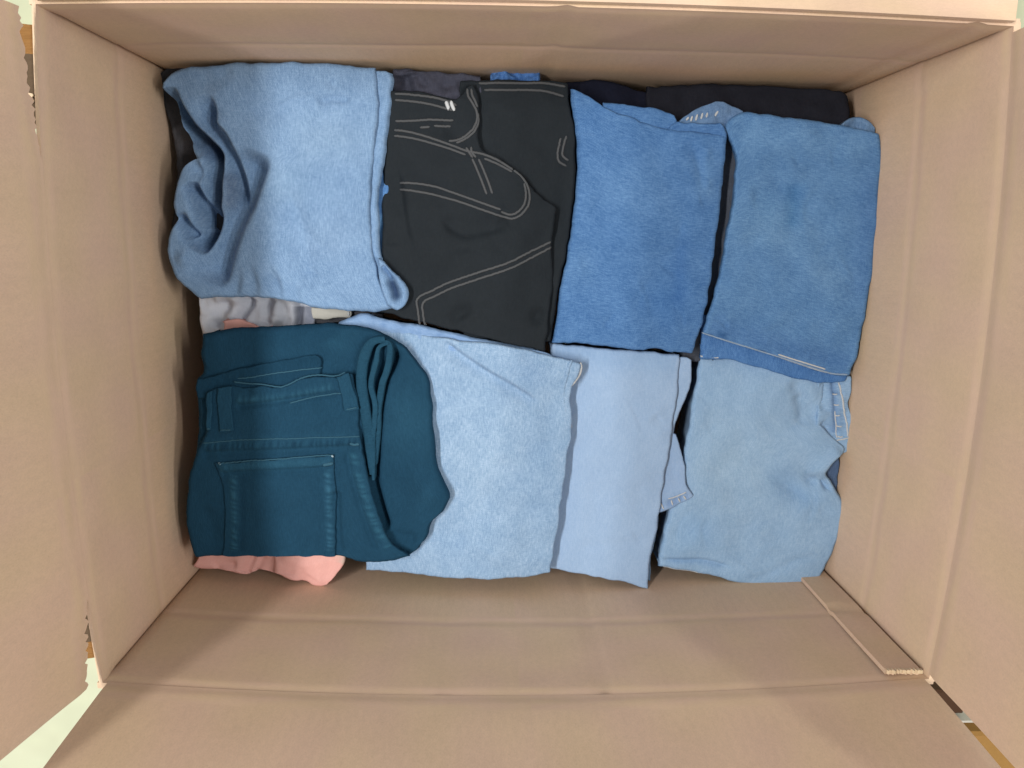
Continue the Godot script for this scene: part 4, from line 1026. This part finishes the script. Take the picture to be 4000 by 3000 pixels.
func bunched_jeans(m, inner, dark) -> void:
	var t := thing("bunched_jeans", "light blue jeans bunched in deep folds in the upper left corner", "jeans")
	sheet(t, "inner_cuff", dark, H_TL - 0.016, [-143.6, -172, -131.5, -172.2, -125.6, -166.5], [-120.2, -157.7, -121.1, -142.9, -122.3, -127.9, -123.6, -105.3, -124.6, -85.4, -122.6, -74.6, -111.9, -63.9], [-143.2, -57.3, -127.6, -57.5, -112, -57.7], [-144.7, -127.6],
		{"rounds": [3, 4, 3, 2], "res": [36, 80], "deep": 20, "wave": 1.2, "freq": 22, "tints": [tint([-125.7, -121.7, -127, -97.6, -126.6, -73.2], 9, Color(1.7, 1.5, 1.3), 0.1)]})
	sheet(t, "under_layer", m, H_TL - 0.006, [-141.9, -243.2, -128.6, -242.3, -121.2, -241.6, -115.8, -240.3], [-114.4, -234.4, -116.7, -224.4, -117.8, -211.5, -120.2, -194.2, -123.3, -172.4, -127.1, -151.7, -129.8, -136.8, -130.1, -118.8, -130, -97.6, -128.2, -77.7], [-143.1, -62, -133.8, -62.1, -123.6, -62.2], [-143.6, -172],
		{"rounds": [3, 6, 2, 2], "res": [40, 110], "deep": 14, "wave": 0.9, "freq": 16})
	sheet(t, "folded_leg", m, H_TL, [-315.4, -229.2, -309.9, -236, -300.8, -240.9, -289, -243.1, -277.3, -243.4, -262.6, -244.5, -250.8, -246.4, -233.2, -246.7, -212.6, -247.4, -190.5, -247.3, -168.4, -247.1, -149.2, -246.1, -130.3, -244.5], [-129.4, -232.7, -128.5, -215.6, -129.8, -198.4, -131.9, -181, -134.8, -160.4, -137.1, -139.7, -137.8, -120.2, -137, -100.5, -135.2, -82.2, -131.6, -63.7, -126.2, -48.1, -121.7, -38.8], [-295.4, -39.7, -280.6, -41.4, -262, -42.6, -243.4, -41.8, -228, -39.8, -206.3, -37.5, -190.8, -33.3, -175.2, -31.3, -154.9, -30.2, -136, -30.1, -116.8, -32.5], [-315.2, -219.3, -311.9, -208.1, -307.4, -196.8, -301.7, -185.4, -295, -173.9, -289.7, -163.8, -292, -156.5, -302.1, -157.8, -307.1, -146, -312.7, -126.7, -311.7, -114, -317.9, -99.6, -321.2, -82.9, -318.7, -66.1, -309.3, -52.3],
		{"rounds": [7, 4, 7, 6], "creases": 14, "res": [210, 220], "puff": 3, "wave": 2.2, "freq": 7, "deep": 55,
		"tints": [tint([-175.6, -219.6, -175.4, -182.6, -170.5, -147.7], 40, Color(1.16, 1.11, 1.05)), tint([-181.8, -126.9, -175.2, -97, -163.8, -66.6], 30, Color(1.1, 1.06, 1.03)), tint([-217.4, -176.1, -215.7, -147, -223.3, -111.4], 24, Color(1.07, 1.05, 1.01)), tint([-264.5, -158, -262.7, -137.5, -268.4, -116.7], 8, Color(0.78, 0.72, 0.7)), tint([-291.4, -86.4, -281.2, -104.6, -274.9, -132.9, -270.5, -156.4, -281, -178.7, -301.5, -203.3], 4, Color(0.5, 0.48, 0.5), 0.1), tint([-301.3, -206.1, -285.3, -180.7, -274.5, -163.6], 5, Color(0.6, 0.62, 0.68), 0.1), tint([-269.8, -241.7, -240.5, -244.7, -211.3, -245.8], 8, Color(1.1, 1.08, 1.05))],  # narrow dark tints paint shade and darker reverse cloth into the deep grooves
		"strokes": [stroke([-309.8, -225.6, -307.9, -215.8, -302.8, -204.7, -293.5, -190.6, -281.7, -179.4, -273.4, -170.2, -271, -157.9, -273.1, -143.2, -276.1, -125.5, -279.4, -109.1, -285.5, -95.5, -295.5, -81.1], -36, 3.5, 10, 0.05),
			stroke([-277.7, -220.6, -275.1, -208, -272.7, -193.8, -264.4, -184, -258.5, -171.1, -254.9, -155.2, -253.4, -137.7, -256, -122.8], -22, 3, 10, 0.15), stroke([-274.2, -169.4, -266.5, -149.2, -266, -131.6, -274.6, -113.7], 7, 8, 8), stroke([-287.9, -186.4, -283.1, -169.3, -285.5, -154.7, -283.6, -137.2, -286.2, -120.9], 6, 5, 5, 0.15), stroke([-291.4, -166.2, -287.2, -151.8, -290.8, -141.5], -9, 4, 6),
			stroke([-276.4, -205.1, -267.2, -186.8, -259.3, -171.1, -255.7, -155.2, -255, -140.6, -258.8, -125.8], 7, 12, 12), stroke([-301.5, -203.3, -288.5, -177.8, -279, -163.6, -276.7, -152, -282.4, -132.8], 3, 7, 7),
			stroke([-229.5, -171.6, -235.5, -155.5, -244.9, -133.4, -254.9, -115.4, -264.4, -94.3, -272.5, -71.5, -279.2, -49.9], -22, 6, 20, 0.12), stroke([-296.6, -144.4, -290.2, -128.3, -286.6, -113.5, -287.4, -101.5], -24, 4, 5, 0.1),
			stroke([-308.9, -117.6, -303, -105.8, -297.7, -93.9], -18, 4, 5), stroke([-316.1, -80.1, -305.7, -76.4, -295.2, -75], 5, 7), stroke([-215.7, -145.6, -206.1, -123.6, -199.5, -99.7, -195.2, -72.4, -190.8, -46.2], -4.5, 8, 14), stroke([-249.5, -74.8, -245, -58, -243.5, -34.8], -4, 4, 9, 0.3), stroke([-231.9, -75, -224.7, -55.2, -220.8, -31.9], -6, 4, 10, 0.3), stroke([-258.6, -74.7, -260.2, -56.3, -265.1, -34.6], -4, 4, 9, 0.3), stroke([-213, -69.1, -207.6, -50.7, -205.3, -30.5], -3, 4, 9, 0.3),
			stroke([-183.2, -214.4, -168.3, -217.2, -150.6, -215.9], -3, 4), stroke([-175.4, -227.4, -168, -228.8, -159.2, -227.6], -2, 5), stroke([-241.3, -229.7, -224.7, -210.3, -213.8, -189.1], -5, 14), stroke([-252.2, -243.4, -261.3, -237.7, -256.1, -226.6], -2.5, 9), stroke([-214.1, -181.9, -207.4, -164.7, -206.7, -147.2], -1.6, 12), stroke([-269.8, -241.7, -274.9, -229, -274.3, -215], -3, 10, 10), stroke([-166.6, -127.1, -164.3, -104.7, -168, -81.9], -1.2, 12)]})
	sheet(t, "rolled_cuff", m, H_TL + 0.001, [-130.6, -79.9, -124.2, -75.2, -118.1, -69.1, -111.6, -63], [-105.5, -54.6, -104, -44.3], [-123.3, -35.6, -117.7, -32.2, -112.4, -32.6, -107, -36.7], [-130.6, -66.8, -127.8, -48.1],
		{"rounds": [5, 6, 5, 3], "res": [60, 70], "deep": 22, "wave": 1.0, "freq": 30, "tints": [tint([-118.3, -56.4, -115.9, -50.5, -115, -45.5], 4.5, Color(0.16, 0.19, 0.26), 0.0), tint([-126.7, -71.7, -119.9, -64.1, -117.6, -59.5], 3, Color(0.6, 0.66, 0.75), 0.1)],  # darkest tint paints the shade inside the roll, over a shallow dimple
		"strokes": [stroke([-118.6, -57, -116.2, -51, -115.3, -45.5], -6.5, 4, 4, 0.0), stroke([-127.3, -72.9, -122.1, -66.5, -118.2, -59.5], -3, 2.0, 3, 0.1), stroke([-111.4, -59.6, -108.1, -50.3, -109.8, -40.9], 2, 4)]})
